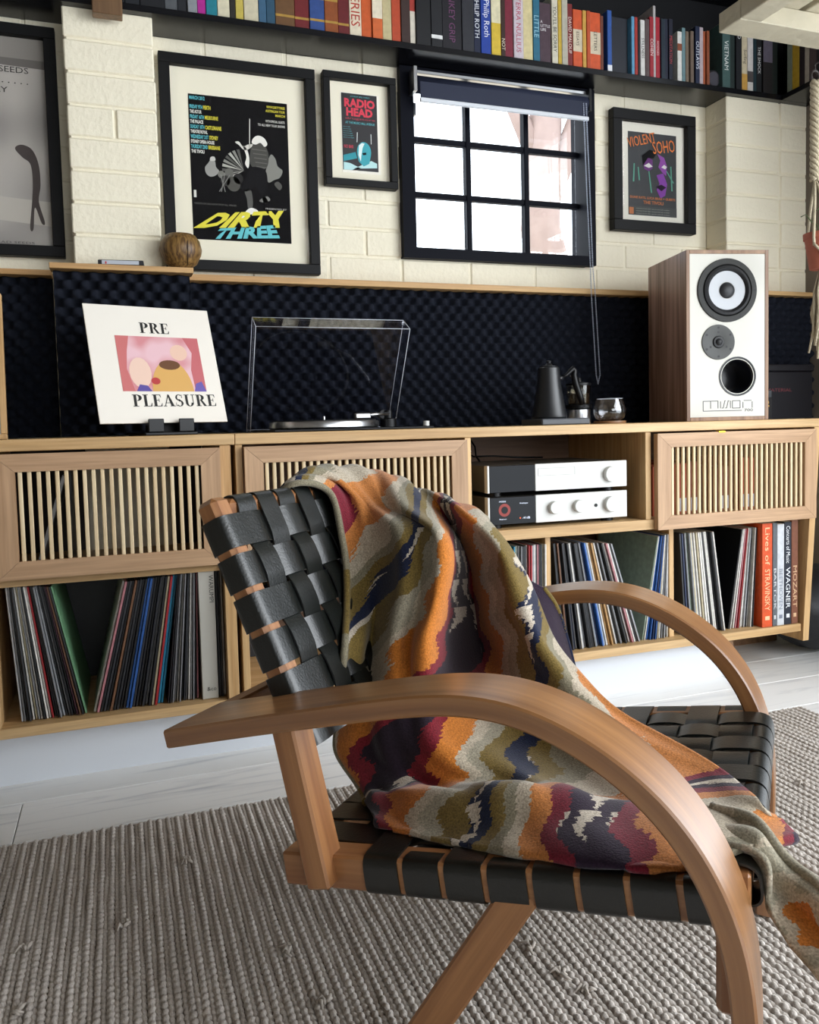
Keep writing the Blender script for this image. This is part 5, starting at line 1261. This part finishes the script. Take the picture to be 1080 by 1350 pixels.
def seat_z(u): return 0.305+0.0*u+0.14*u   # top of the rails (sloping up to the front)
for v_ in (SV0+0.019, SV1-0.019):
    bar('seat_rail', (-0.262, v_, seat_z(-0.262)-0.021), (0.253, v_, seat_z(0.253)-0.021), 0.021, 0.019)
bar('cross_rail', (0.268, SV0+0.034, seat_z(0.268)-0.022), (0.268, SV1-0.034, seat_z(0.268)-0.022), 0.018, 0.014)
bar('cross_rail', (-0.245, SV0+0.039, seat_z(-0.245)-0.022), (-0.245, SV1-0.039, seat_z(-0.245)-0.022), 0.018, 0.014)
for v_ in (0.056, WT-0.056):
    s_ = -1 if v_ < 0.3 else 1
    bar('arm_post', (-0.246, v_, 0.444), (-0.1985, v_, 0.243), 0.0165, 0.0215)
    bar('rear_leg', (0.052, v_+0.014*(-s_), 0.288), (-0.118, v_+0.014*(-s_), 0.012), 0.0205, 0.017)
    bar('front_block', (0.260, v_+0.060*(-s_), 0.285), (0.260, v_+0.060*(-s_), 0.172), 0.013, 0.014, bevel=0.006)
bar('back_support_rail', (-0.387, 0.095, 0.4145), (-0.387, WT-0.095, 0.4145), 0.012, 0.010)
# backrest frame: side rails and cross rails, leaning back
BV0, BV1 = 0.095, WT-0.095
bt = Vector((-0.398, 0, 0.700)); bb = Vector((-0.253, 0, 0.395))      # centre line of a side rail, top to bottom
bd = (bb-bt).normalized(); bn = Vector((-bd.z, 0, bd.x)); bn = bn if bn.x > 0 else -bn   # towards the sitter
RH = 0.0175
BL = (bb-bt).length
for v_ in (BV0+0.018, BV1-0.018):
    bar('back_rail', bt+Vector((0, v_, 0))-bd*0.006, bb+Vector((0, v_, 0)), RH, 0.018, bevel=0.007)
for k_ in (0.012, BL-0.02):
    p = bt+bd*k_
    bar('back_cross_rail', (p.x, BV0+0.036, p.z), (p.x, BV1-0.036, p.z), 0.0175, 0.0155, bevel=0.006)

def smooth_path(pts, n):
    P = np.array(pts, float); d = np.r_[0, np.cumsum(np.linalg.norm(np.diff(P, axis=0), axis=1))]
    s_ = np.linspace(0, d[-1], n)
    return [Vector((np.interp(q, d, P[:, 0]), np.interp(q, d, P[:, 1]), np.interp(q, d, P[:, 2]))) for q in s_]
def strap(name, pts, wdir, width, n=64):
    P = smooth_path(pts, n)
    for _ in range(2):
        P = [P[0]]+[(P[i-1]+P[i]*2+P[i+1])/4 for i in range(1, n-1)]+[P[-1]]
    o = put(name, ribbon_me(name, P, wdir, width, 0.0026), CH, M_leather)
    o.data.polygons.foreach_set('use_smooth', [True]*len(o.data.polygons))
    try: o.data.set_sharp_from_angle(angle=math.radians(40))
    except Exception: pass
    return o
# backrest straps
PH, SWD = 0.0555, 0.0465
rows = [0.046+PH*i for i in range(6)]
PV = 0.0495; cols = [BV0+0.036+0.028+PV*i for i in range(9)]
cols = [c for c in cols if c < BV1-0.045]
A_ = 0.0036
front = RH+0.0022
for j, r_ in enumerate(rows):
    c0 = bt+bd*r_
    def pt3(v_, n_): return (c0.x+bn.x*n_, v_, c0.z+bn.z*n_)
    pts = [pt3(BV0+0.06, -front), pt3(BV0+0.006, -front), pt3(BV0-0.0016, -front+0.004), pt3(BV0-0.0016, front-0.004), pt3(BV0+0.004, front)]
    pts += [pt3(BV0+0.034, front)]
    for i, c in enumerate(cols):
        sgn = -1 if (i+j) % 2 == 1 else 1
        pts += [pt3(c-0.014, front-0.004+A_*sgn), pt3(c+0.014, front-0.004+A_*sgn)]
    pts += [pt3(BV1-0.034, front), pt3(BV1-0.004, front), pt3(BV1+0.0016, front-0.004), pt3(BV1+0.0016, -front+0.004), pt3(BV1-0.006, -front), pt3(BV1-0.06, -front)]
    strap('back_strap', pts, bd, SWD, 140)
for i, c in enumerate(cols):
    def pt4(t_3, n_): q = bt+bd*t_3+bn*n_; return (q.x, c, q.z)
    tf = RH-0.001
    pts = [pt4(0.05, -tf), pt4(0.004, -tf-0.001), pt4(-0.0060, -tf+0.006), pt4(-0.0068, tf-0.006), pt4(-0.002, front-0.001), pt4(0.014, front)]
    for j, r_ in enumerate(rows):
        sgn = 1 if (i+j) % 2 == 1 else -1
        pts += [pt4(r_-0.014, front-0.004+A_*sgn), pt4(r_+0.014, front-0.004+A_*sgn)]
    pts += [pt4(BL-0.005, front), pt4(BL-0.001, 0), pt4(BL-0.006, -tf), pt4(BL-0.05, -tf)]
    strap('back_strap', pts, (0, 1, 0), 0.041, 120)
# seat straps: cross straps over the side rails, lengthwise straps over front and rear rails
ang = math.atan(0.14); sd = Vector((math.cos(ang), 0, math.sin(ang))); sn = Vector((-math.sin(ang), 0, math.cos(ang)))
us = [-0.151+0.0525*(i+0.5) for i in range(8)]
vs_ = [SV0+0.065+0.0535*i for i in range(9)]
for j, u in enumerate(us):
    o0 = Vector((u, 0, seat_z(u)))
    def s3(v_, h): q = o0+sn*h; return (q.x, v_, q.z)
    pts = [s3(SV0+0.05, -0.0448), s3(SV0+0.004, -0.0448), s3(SV0-0.0018, -0.040), s3(SV0-0.0018, -0.004), s3(SV0+0.004, 0.0018)]
    for i, c in enumerate(vs_):
        sgn = 1 if (i+j) % 2 == 0 else -1
        pts += [s3(c-0.015, -0.001+0.0035*sgn), s3(c+0.015, -0.001+0.0035*sgn)]
    pts += [s3(SV1-0.004, 0.0018), s3(SV1+0.0018, -0.004), s3(SV1+0.0018, -0.040), s3(SV1-0.004, -0.0448), s3(SV1-0.05, -0.0448)]
    strap('seat_strap', pts, sd, 0.0455, 140)
for i, c in enumerate(vs_):
    def s4(u, h): q = Vector((u, 0, seat_z(u)))+sn*h; return (q.x, c, q.z)
    pts = [s4(-0.20, -0.042), s4(-0.262, -0.042), s4(-0.2665, -0.036), s4(-0.2665, -0.006), s4(-0.260, 0.001)]
    for j, u in enumerate(us):
        sgn = -1 if (i+j) % 2 == 0 else 1
        pts += [s4(u-0.015, -0.001+0.0035*sgn), s4(u+0.015, -0.001+0.0035*sgn)]
    pts += [s4(0.278, 0.001), s4(0.2885, -0.006), s4(0.2885, -0.036), s4(0.282, -0.042), s4(0.22, -0.042)]
    strap('seat_strap', pts, (0, 1, 0), 0.0475, 140)

# ------------------------------------------------------------------ throw blanket
# control points in the chair's frame (forward, across, up); TH_C is the woven stripe coordinate
TH_P = [[(-0.47,0.26,0.52),(-0.47,0.293,0.52),(-0.47,0.326,0.52),(-0.47,0.359,0.52),(-0.47,0.392,0.52),(-0.47,0.425,0.52),(-0.47,0.458,0.52),(-0.47,0.491,0.52),(-0.47,0.524,0.52),(-0.47,0.557,0.52),(-0.47,0.59,0.52)],[(-0.445,0.3,0.658),(-0.445,0.33,0.673),(-0.445,0.38,0.681),(-0.445,0.44,0.681),(-0.445,0.49,0.676),(-0.445,0.53,0.666),(-0.445,0.555,0.648),(-0.36,0.56,0.628),(-0.311,0.55,0.622),(-0.264,0.54,0.61),(-0.216,0.54,0.585)],[(-0.388,0.29,0.713),(-0.386,0.32,0.728),(-0.386,0.37,0.736),(-0.382,0.43,0.736),(-0.368,0.48,0.731),(-0.352,0.52,0.721),(-0.332,0.545,0.703),(-0.3,0.55,0.683),(-0.251,0.54,0.677),(-0.204,0.53,0.665),(-0.156,0.53,0.64)],[(-0.352,0.35,0.697),(-0.353,0.391,0.7),(-0.333,0.4,0.687),(-0.311,0.41,0.674),(-0.288,0.42,0.664),(-0.248,0.395,0.673),(-0.241,0.445,0.675),(-0.232,0.495,0.673),(-0.184,0.455,0.668),(-0.147,0.44,0.655),(-0.137,0.5,0.634)],[(-0.324,0.331,0.621),(-0.32,0.36,0.621),(-0.294,0.375,0.628),(-0.234,0.338,0.641),(-0.201,0.35,0.643),(-0.156,0.325,0.639),(-0.175,0.425,0.614),(-0.189,0.52,0.587),(-0.128,0.45,0.603),(-0.094,0.425,0.609),(-0.096,0.5,0.59)],[(-0.294,0.292,0.541),(-0.293,0.33,0.539),(-0.266,0.345,0.55),(-0.209,0.308,0.566),(-0.182,0.32,0.563),(-0.145,0.295,0.559),(-0.166,0.405,0.527),(-0.176,0.52,0.496),(-0.105,0.435,0.527),(-0.057,0.4,0.535),(-0.052,0.475,0.522)],[(-0.265,0.223,0.469),(-0.266,0.261,0.467),(-0.265,0.31,0.466),(-0.213,0.273,0.489),(-0.188,0.285,0.491),(-0.15,0.26,0.492),(-0.163,0.375,0.451),(-0.153,0.49,0.418),(-0.064,0.4,0.458),(-0.012,0.365,0.472),(-0.0,0.435,0.452)],[(-0.302,0.27,0.377),(-0.272,0.26,0.389),(-0.235,0.25,0.403),(-0.201,0.245,0.414),(-0.171,0.245,0.418),(-0.148,0.26,0.414),(-0.128,0.31,0.397),(-0.095,0.38,0.373),(-0.017,0.36,0.394),(0.044,0.36,0.407),(0.07,0.39,0.403)],[(-0.291,0.24,0.325),(-0.261,0.23,0.339),(-0.225,0.225,0.349),(-0.19,0.22,0.358),(-0.155,0.22,0.364),(-0.119,0.23,0.363),(-0.079,0.27,0.351),(-0.032,0.33,0.33),(0.045,0.33,0.341),(0.118,0.33,0.368),(0.156,0.36,0.37)],[(-0.234,0.21,0.284),(-0.208,0.205,0.296),(-0.176,0.2,0.308),(-0.149,0.216,0.308),(-0.103,0.216,0.318),(-0.052,0.226,0.324),(0.009,0.23,0.331),(0.068,0.236,0.325),(0.136,0.229,0.335),(0.195,0.3,0.347),(0.243,0.308,0.35)],[(-0.204,0.172,0.288),(-0.181,0.175,0.303),(-0.131,0.155,0.325),(-0.076,0.15,0.34),(-0.024,0.15,0.351),(0.023,0.155,0.361),(0.063,0.165,0.356),(0.118,0.18,0.348),(0.177,0.197,0.345),(0.233,0.238,0.348),(0.285,0.226,0.355)],[(-0.18,0.145,0.29),(-0.156,0.141,0.294),(-0.115,0.13,0.3),(-0.058,0.12,0.314),(-0.007,0.115,0.326),(0.041,0.11,0.337),(0.09,0.11,0.343),(0.148,0.12,0.344),(0.202,0.137,0.345),(0.255,0.163,0.352),(0.307,0.235,0.334)],[(-0.165,0.133,0.288),(-0.129,0.115,0.293),(-0.087,0.103,0.299),(-0.032,0.091,0.306),(0.018,0.082,0.314),(0.074,0.073,0.321),(0.134,0.064,0.33),(0.182,0.061,0.337),(0.228,0.079,0.342),(0.273,0.118,0.35),(0.322,0.2,0.332)],[(-0.165,0.183,0.288),(-0.129,0.165,0.293),(-0.087,0.153,0.299),(-0.032,0.141,0.307),(0.018,0.132,0.314),(0.074,0.123,0.321),(0.134,0.114,0.33),(0.182,0.111,0.337),(0.228,0.129,0.343),(0.243,0.158,0.35),(0.292,0.24,0.32)]]
TH_C = [[4.6,4.6,4.6,4.6,4.6,4.6,4.6,4.6,4.6,4.6,4.6],[5,5,5.4,6,6.8,7.4,7.4,6.4,2,-1.5,-3],[5,5.4,6,6.8,7.4,7.9,7.6,6.4,2,-1.5,-3],[8.8,8.9,8.4,8,7.6,6.6,4.6,2.2,-0.8,-2.4,-3.3],[8.4,8,7.4,6.6,5,2.9,0.9,-1.0,-2.9,-3.8,-4.6],[6.2,5.8,5.2,4.4,3.3,2.1,0.8,-0.8,-3.1,-4.3,-5.2],[4.8,4.2,3.6,3,2.4,1.8,0.5,-0.5,-3.4,-5.5,-7],[3.8,3.1,2.4,1.8,1.2,0.4,-0.9,-2.6,-5,-6.6,-8],[2.6,1.6,0.8,0,-0.6,-1.6,-3.2,-5,-6.6,-7.4,-7.9],[1.2,0.6,0,-0.8,-1.8,-3.4,-5.4,-7,-7.6,-8.1,-8.8],[0,-1,-2,-3.2,-4.6,-6.6,-8.6,-10.2,-11.8,-12.5,-12.6],[-0.3,-1.3,-2.5,-3.9,-5.4,-7.6,-9.4,-10.8,-12,-13,-11.4],[-0.6,-1.8,-3.2,-4.8,-6.4,-8.4,-10,-11.2,-12.4,-13.4,-10.4],[-1.2,-2.4,-3.8,-5.4,-7.0,-9.0,-10.6,-11.8,-13.0,-14.0,-10.2]]
TH_T = [[(0.235,0.2,0.352),(0.238,0.16,0.352),(0.242,0.12,0.352)],[(0.285,0.17,0.362),(0.288,0.137,0.359),(0.29,0.106,0.35)],[(0.318,0.14,0.337),(0.308,0.12,0.324),(0.295,0.105,0.305)],[(0.344,0.11,0.331),(0.332,0.095,0.309),(0.317,0.085,0.28)],[(0.371,0.08,0.312),(0.357,0.07,0.29),(0.343,0.06,0.266)],[(0.395,0.05,0.287),(0.38,0.045,0.264),(0.363,0.04,0.244)]]
TH_F = [[(-0.11,0.5,0.559),(-0.084,0.53,0.539),(-0.063,0.55,0.523)],[(-0.082,0.5,0.513),(-0.06,0.535,0.507),(-0.043,0.555,0.491)],[(-0.042,0.47,0.473),(-0.032,0.51,0.464),(-0.025,0.545,0.446)],[(-0.013,0.45,0.435),(-0.01,0.5,0.416),(-0.008,0.53,0.396)],[(0.004,0.43,0.398),(0.005,0.47,0.38),(0.004,0.51,0.361)]]
def cr(P, n):
    """Catmull-Rom resampling along axis 0 to n samples"""
    P = np.asarray(P, float); k = P.shape[0]
    Q = np.concatenate([2*P[:1]-P[1:2], P, 2*P[-1:]-P[-2:-1]])
    t = np.linspace(0, k-1-1e-9, n); i = t.astype(int); f = (t-i).reshape((-1,)+(1,)*(P.ndim-1))
    p0, p1, p2, p3 = Q[i], Q[i+1], Q[i+2], Q[i+3]
    return 0.5*((2*p1)+(-p0+p2)*f+(2*p0-5*p1+4*p2-p3)*f*f+(-p0+3*p1-3*p2+p3)*f**3)
def surf(P, n, m_): return np.swapaxes(cr(np.swapaxes(cr(P, n), 0, 1), m_), 0, 1)
def grid_normals(G):
    a = np.gradient(G, axis=0); b = np.gradient(G, axis=1); N = np.cross(a, b)
    return N/np.maximum(1e-9, np.linalg.norm(N, axis=-1, keepdims=True))
def sheet(G, PQ, th, flip, V, F, UV):
    """closed quilt of thickness th around grid G"""
    n, m_ = G.shape[:2]
    N = grid_normals(G)*(-1 if flip else 1)
    top = G+N*th*0.5; bot = G-N*th*0.5
    b = len(V)
    V.extend(map(tuple, top.reshape(-1, 3))); V.extend(map(tuple, bot.reshape(-1, 3)))
    UV.extend(map(tuple, PQ.reshape(-1, 2))); UV.extend(map(tuple, PQ.reshape(-1, 2)))
    idx = np.arange(n*m_).reshape(n, m_)+b; jd = idx+n*m_
    A = np.stack([idx[:-1, :-1], idx[:-1, 1:], idx[1:, 1:], idx[1:, :-1]], -1).reshape(-1, 4)
    B_ = np.stack([jd[:-1, :-1], jd[1:, :-1], jd[1:, 1:], jd[:-1, 1:]], -1).reshape(-1, 4)
    F.extend(map(tuple, A.tolist())); F.extend(map(tuple, B_.tolist()))
    rim = list(idx[0, :])+list(idx[1:, -1])+list(idx[-1, -2::-1])+list(idx[-2:0:-1, 0])
    for i in range(len(rim)):
        p, q = int(rim[i]), int(rim[(i+1) % len(rim)])
        F.append((p, p+n*m_, q+n*m_, q))
def hem(G_edge, r, V, F, UV, p=6.35):
    n = len(G_edge); seg = 8; b = len(V)
    t = np.gradient(G_edge, axis=0); t /= np.linalg.norm(t, axis=1, keepdims=True)
    up = np.tile(np.array([[0.3, 0.2, 0.9]]), (n, 1)); a = np.cross(t, up); a /= np.linalg.norm(a, axis=1, keepdims=True); c = np.cross(t, a)
    for i in range(n):
        for k in range(seg):
            w_ = 2*math.pi*k/seg
            V.append(tuple(G_edge[i]+r*(a[i]*math.cos(w_)+c[i]*math.sin(w_)))); UV.append((p, i*0.02))
    for i in range(n-1):
        for k in range(seg):
            l = (k+1) % seg
            F.append((b+i*seg+k, b+i*seg+l, b+(i+1)*seg+l, b+(i+1)*seg+k))
    F.append(tuple(b+k for k in range(seg))); F.append(tuple(b+(n-1)*seg+k for k in range(seg-1, -1, -1)))
def throw_mesh():
    V = []; F = []; UV = []
    n, m_ = 150, 130
    G = surf(np.array(TH_P), n, m_)
    pc = surf(np.array(TH_C)[:, :, None], n, m_)[..., 0]
    s_ = np.linspace(0, 1, n)[:, None]; t = np.linspace(0, 1, m_)[None, :]
    N = grid_normals(G)
    wr = 0.0035*np.sin(2*np.pi*(5.2*t+1.3*s_))*np.sin(np.pi*s_)+0.0022*np.sin(2*np.pi*(9.0*t-2.1*s_+0.2))*np.clip(1.2-s_, 0, 1)+0.002*np.sin(2*np.pi*(7*s_+1.7*t))
    G = G+N*wr[..., None]
    d = np.linalg.norm(np.diff(G, axis=0), axis=2).mean(1); q = np.r_[0, np.cumsum(d)]
    PQ = np.stack([pc, np.broadcast_to(q[:, None]*14+t*2.0, pc.shape)], -1)
    sheet(G, PQ, 0.006, False, V, F, UV)
    hem(G[8:112, 0], 0.0055, V, F, UV)
    # tail falling over the front rail
    GT = surf(np.array(TH_T), 60, 26)
    tt_ = np.linspace(0, 1, 26)[None, :]; ss = np.linspace(0, 1, 60)[:, None]
    NT = grid_normals(GT)
    GT = GT+NT*(0.010*np.sin(np.pi*tt_)+0.006*np.sin(2*np.pi*(1.5*tt_+0.6*ss)))[..., None]
    pt2 = 3.25-1.35*np.exp(-((ss-0.60)/0.17)**2-((tt_-0.62)/0.27)**2)
    sheet(GT, np.stack([pt2, np.broadcast_to(ss*6+tt_*1.2, pt2.shape)], -1), 0.006, False, V, F, UV)
    hem(GT[:, 0], 0.0062, V, F, UV, 3.2)
    # far side falling behind
    GF = surf(np.array(TH_F), 40, 22)
    pf = np.broadcast_to(9.80+0*np.linspace(0, 1, 22)[None, :], (40, 22))
    sheet(GF, np.stack([pf, np.full((40, 22), 0.99)], -1), 0.006, False, V, F, UV)
    hem(GF[:, -1], 0.0055, V, F, UV, 4.6)
    me = mesh('throw_blanket', V, F, True)
    uv = me.uv_layers.new(name='weave')
    li = np.empty(len(me.loops), np.int32); me.loops.foreach_get('vertex_index', li)
    uv.data.foreach_set('uv', np.array(UV, np.float32)[li].ravel())
    bm = bmesh.new(); bm.from_mesh(me); bmesh.ops.recalc_face_normals(bm, faces=bm.faces); bm.to_mesh(me); bm.free()
    return me
def throw_mat():
    mt, nt, b = nm('woven_throw')
    N = nt.nodes
    def math_(op, a, bb=None, c=None, clamp=False):
        x = N.new('ShaderNodeMath'); x.operation = op; x.use_clamp = clamp
        for i, q in enumerate((a, bb, c)):
            if q is None: continue
            if isinstance(q, (int, float)): x.inputs[i].default_value = q
            else: link(nt, q, x.inputs[i])
        return x.outputs[0]
    uv = N.new('ShaderNodeUVMap'); uv.uv_map = 'weave'
    sp = N.new('ShaderNodeSeparateXYZ'); link(nt, uv.outputs[0], sp.inputs[0])
    p, q = sp.outputs[0], sp.outputs[1]
    tc0 = N.new('ShaderNodeTexCoord'); nz = N.new('ShaderNodeTexNoise'); nz.inputs['Scale'].default_value = 260; nz.inputs['Detail'].default_value = 2
    link(nt, tc0.outputs['Object'], nz.inputs['Vector'])
    p = math_('ADD', p, math_('MULTIPLY', math_('SUBTRACT', nz.outputs['Fac'], 0.5), 0.30))      # woolly stripe edges
    tri = math_('PINGPONG', math_('MULTIPLY', q, 1.0), 0.5)              # 0..0.5 zigzag along the stripe
    tri = math_('MULTIPLY', math_('FLOOR', math_('MULTIPLY', tri, 8.0)), 0.125)   # stepped, as woven
    pe = math_('ABSOLUTE', math_('ADD', p, math_('MULTIPLY', math_('SUBTRACT', tri, 0.25), 1.1)))
    pm = math_('PINGPONG', pe, 10.0)
    f = math_('DIVIDE', pm, 10.0)
    rp = N.new('ShaderNodeValToRGB'); rp.color_ramp.interpolation = 'CONSTANT'
    stops = [(0.0, '#241a24'), (0.075, '#6e1c26'), (0.135, '#b06a2a'), (0.25, '#a79b88'), (0.30, '#8f8876'), (0.36, '#6e5c30'), (0.455, '#1c2238'), (0.545, '#6e5c30'), (0.61, '#7d7662'), (0.67, '#a99d8a'), (0.745, '#b0703a'), (0.855, '#6c1c2a'), (0.925, '#271a2a')]
    el = rp.color_ramp.elements
    while len(el) < len(stops): el.new(0.5)
    for e, (a, c) in zip(el, stops): e.position = a; e.color = rgb(c)
    link(nt, f, rp.inputs[0])
    # small pale triangles woven into the dark stripes
    fa = math_('FRACT', math_('MULTIPLY', q, 1.6)); fb = math_('FRACT', math_('MULTIPLY', pe, 1.15))
    hw = math_('MULTIPLY', math_('SUBTRACT', 1.0, fa), 0.36)
    intri = math_('LESS_THAN', math_('ABSOLUTE', math_('SUBTRACT', fb, 0.5)), hw)
    cell = N.new('ShaderNodeTexWhiteNoise'); cell.noise_dimensions = '2D'
    cx = N.new('ShaderNodeCombineXYZ'); link(nt, math_('FLOOR', math_('MULTIPLY', q, 1.6)), cx.inputs[0]); link(nt, math_('FLOOR', math_('MULTIPLY', pe, 1.15)), cx.inputs[1]); link(nt, cx.outputs[0], cell.inputs['Vector'])
    on = math_('GREATER_THAN', cell.outputs['Value'], 0.5)
    dark = math_('ADD', math_('LESS_THAN', f, 0.075), math_('MULTIPLY', math_('GREATER_THAN', f, 0.455), math_('LESS_THAN', f, 0.545)), clamp=True)
    dark = math_('ADD', dark, math_('GREATER_THAN', f, 0.925), clamp=True)
    fac = math_('MULTIPLY', math_('MULTIPLY', intri, on), dark)
    mx = N.new('ShaderNodeMix'); mx.data_type = 'RGBA'; link(nt, fac, mx.inputs[0]); link(nt, rp.outputs[0], mx.inputs[6]); mx.inputs[7].default_value = rgb('#b5aa9a')
    # heathered wool
    tc = N.new('ShaderNodeTexCoord'); n1 = N.new('ShaderNodeTexNoise'); n1.inputs['Scale'].default_value = 430; n1.inputs['Detail'].default_value = 3
    link(nt, tc.outputs['Object'], n1.inputs['Vector'])
    ov = N.new('ShaderNodeMix'); ov.data_type = 'RGBA'; ov.blend_type = 'OVERLAY'; ov.inputs[0].default_value = 0.85
    link(nt, mx.outputs[2], ov.inputs[6]); link(nt, n1.outputs['Fac'], ov.inputs[7])
    link(nt, ov.outputs[2], b.inputs['Base Color'])
    b.inputs['Roughness'].default_value = 0.95; b.inputs['Specular IOR Level'].default_value = 0.1
    b.inputs['Sheen Weight'].default_value = 0.2; b.inputs['Sheen Roughness'].default_value = 0.5
    bp = N.new('ShaderNodeBump'); bp.inputs['Strength'].default_value = 0.4; bp.inputs['Distance'].default_value = 0.002
    link(nt, n1.outputs['Fac'], bp.inputs['Height']); link(nt, bp.outputs[0], b.inputs['Normal'])
    return mt
th_o = put('throw_blanket', throw_mesh(), None, throw_mat())
th_o.location = CH.location; th_o.rotation_euler = CH.rotation_euler
tag(th_o, 'patterned wool throw in orange, olive and plum draped over the armchair', 'blanket')

# ------------------------------------------------------------------ right-hand corner
# hanging whitewashed frame
hf = thing('hanging_frame', 'whitewashed timber frame hanging from the ceiling at the upper right corner', 'hanging frame', (1.441, 1.02, 1.750))
M_lime = mat('limed_timber', '#bab29c', 0.7, noise=0.18, nscale=18, bump=0.3, bscale=40)
box('frame_bar', (0, 0.605, 0), (0.95, 0.68, 0.046), M_lime, hf, 0.002)
box('frame_bar', (0, 0, 0), (0.95, 0.075, 0.046), M_lime, hf, 0.002)
box('frame_bar', (0, 0.0755, 0), (0.062, 0.6045, 0.046), M_lime, hf, 0.002)
box('frame_bar', (0.888, 0.0755, 0), (0.95, 0.6045, 0.046), M_lime, hf, 0.002)
for k, x_ in enumerate((0.075, 0.20, 0.325, 0.45, 0.575, 0.70)):
    box('slat', (x_, 0.03, 0.0465), (x_+0.105, 0.65, 0.062), M_lime, hf, 0.002)
for (x_, y_) in ((0.03, 0.64), (0.92, 0.64), (0.03, 0.04), (0.92, 0.04)):
    tube('rope', [(x_, y_, 0.047), (x_, y_, 0.869)], 0.004, mat('hemp_rope', '#b59d74', 0.9), hf, 6)
# macrame hanger with pot
hx, hy = 1.880, 1.80
mc = thing('macrame_hanger', 'cream macrame plant hanger with knotted cords and frayed tassel', 'plant hanger', (hx, hy, 0))
M_cord = mat('cotton_cord', '#c4b89e', 0.95, bump=0.6, bscale=300)
lathe('ring', [(0.013+0.0035*math.cos(a), 0.0035*math.sin(a)) for a in np.linspace(0, 2*math.pi, 9)], mat('dark_ring', '#2c2420', 0.5), mc, 24, M=T(-0.030, 0, 1.735) @ RX(math.pi/2))
tube('hook', [(-0.030, 0, 1.7495), (-0.030, 0.0, 1.756), (-0.030, -0.0, 1.766), (-0.030, -0.09, 1.770), (-0.030, -0.10, 1.750)], 0.0025, mat('dark_ring', '#2c2420', 0.5), mc, 6)
for k in range(4):
    ph = k*math.pi/2
    tube('twisted_cord', [(-0.028+0.020*t_4*0+0.009*math.cos(ph+t_4*26), 0.009*math.sin(ph+t_4*26), 1.722-0.27*t_4) for t_4 in np.linspace(0, 1, 60)], 0.0055, M_cord, mc, 7)
for (dx, dy) in ((-0.052, -0.02), (0.0, -0.058), (0.055, -0.01), (0.0, 0.055)):
    tube('cord', [(-0.028, 0, 1.455), (-0.028+(dx+0.028)*0.45, dy*0.5, 1.38), (dx, dy, 1.292), (dx*0.93, dy*0.93, 1.270)], 0.004, M_cord, mc, 7)
    tube('cord', [(dx, dy, 1.275), (dx*0.9+0.012, dy*0.9-0.01, 1.255), (dx*0.55+0.01, dy*0.55, 1.225), (0.0, 0.0, 1.200), (0.002, -0.002, 1.15)], 0.004, M_cord, mc, 7)
rt_ = random.Random(4)
for k in range(26):
    a = rt_.uniform(0, 6.28); r_ = rt_.uniform(0, 0.016); L_ = rt_.uniform(0.14, 0.235)
    x_, y_ = r_*math.cos(a), r_*math.sin(a)
    tube('tassel_strand', [(x_*0.5, y_*0.5, 1.205), (x_*1.2-0.004, y_*1.2, 1.15), (x_*1.6+rt_.uniform(-.012, .006), y_*1.6, 1.19-L_*0.7), (x_*1.7+rt_.uniform(-.018, .010), y_*1.7, 1.195-L_)], [0.003, 0.0034, 0.0038, 0.003], M_cord, mc, 5)
po = thing('terracotta_pot', 'small terracotta pot held in the macrame hanger', 'plant pot', (hx+0.0, hy, 1.2115))
lathe('pot', [(0, 0), (0.033, 0), (0.046, 0.082), (0.049, 0.082), (0.050, 0.098), (0.046, 0.098), (0.043, 0.08), (0.03, 0.008), (0, 0.008)], mat('terracotta', '#a85f4a', 0.8, noise=0.1, nscale=30), po, 36)
lathe('soil', [(0, 0.084), (0.043, 0.084), (0.043, 0.080), (0, 0.080)], mat('soil', '#2a1f18', 0.95), po, 20)
for k in range(5):
    a = k*1.3
    tube('stem', [(0.01*math.cos(a), 0.01*math.sin(a), 0.083), (0.02*math.cos(a), 0.02*math.sin(a), 0.12), (0.035*math.cos(a)-0.012, 0.035*math.sin(a), 0.140+0.006*k), (0.04*math.cos(a)-0.022, 0.04*math.sin(a), 0.133+0.006*k)], 0.0016, mat('stem_green', '#4a5a34', 0.7), po, 6)
# black bean bag on the floor at the right end
def bag():
    n, m_ = 28, 40; V = []; F = []
    for i in range(n+1):
        t = i/n; ph_ = math.pi*t
        for j in range(m_):
            a = 2*math.pi*j/m_
            r_ = 0.205*math.sin(ph_)**0.55*(1+0.04*math.sin(5*a+3*t)+0.03*math.sin(9*a-4*t))
            z = 0.17-0.17*math.cos(ph_)*1.0
            z = max(0.004, 0.30*t**0.85+0.012*math.sin(6*a+7*t)*math.sin(ph_)) if i else 0.004
            V.append((r_*math.cos(a), r_*math.sin(a)*0.85, z))
    for i in range(n):
        for j in range(m_):
            l = (j+1) % m_
            F.append((i*m_+j, i*m_+l, (i+1)*m_+l, (i+1)*m_+j))
    return mesh('beanbag', V, F, True)
tag(put('beanbag', bag(), None, mat('bag_black', '#0d0e14', 0.6, bump=0.4, bscale=18), loc=(2.225, 2.15, 0.0)), 'black fabric bean bag on the floor beyond the right end of the cabinet', 'bean bag')
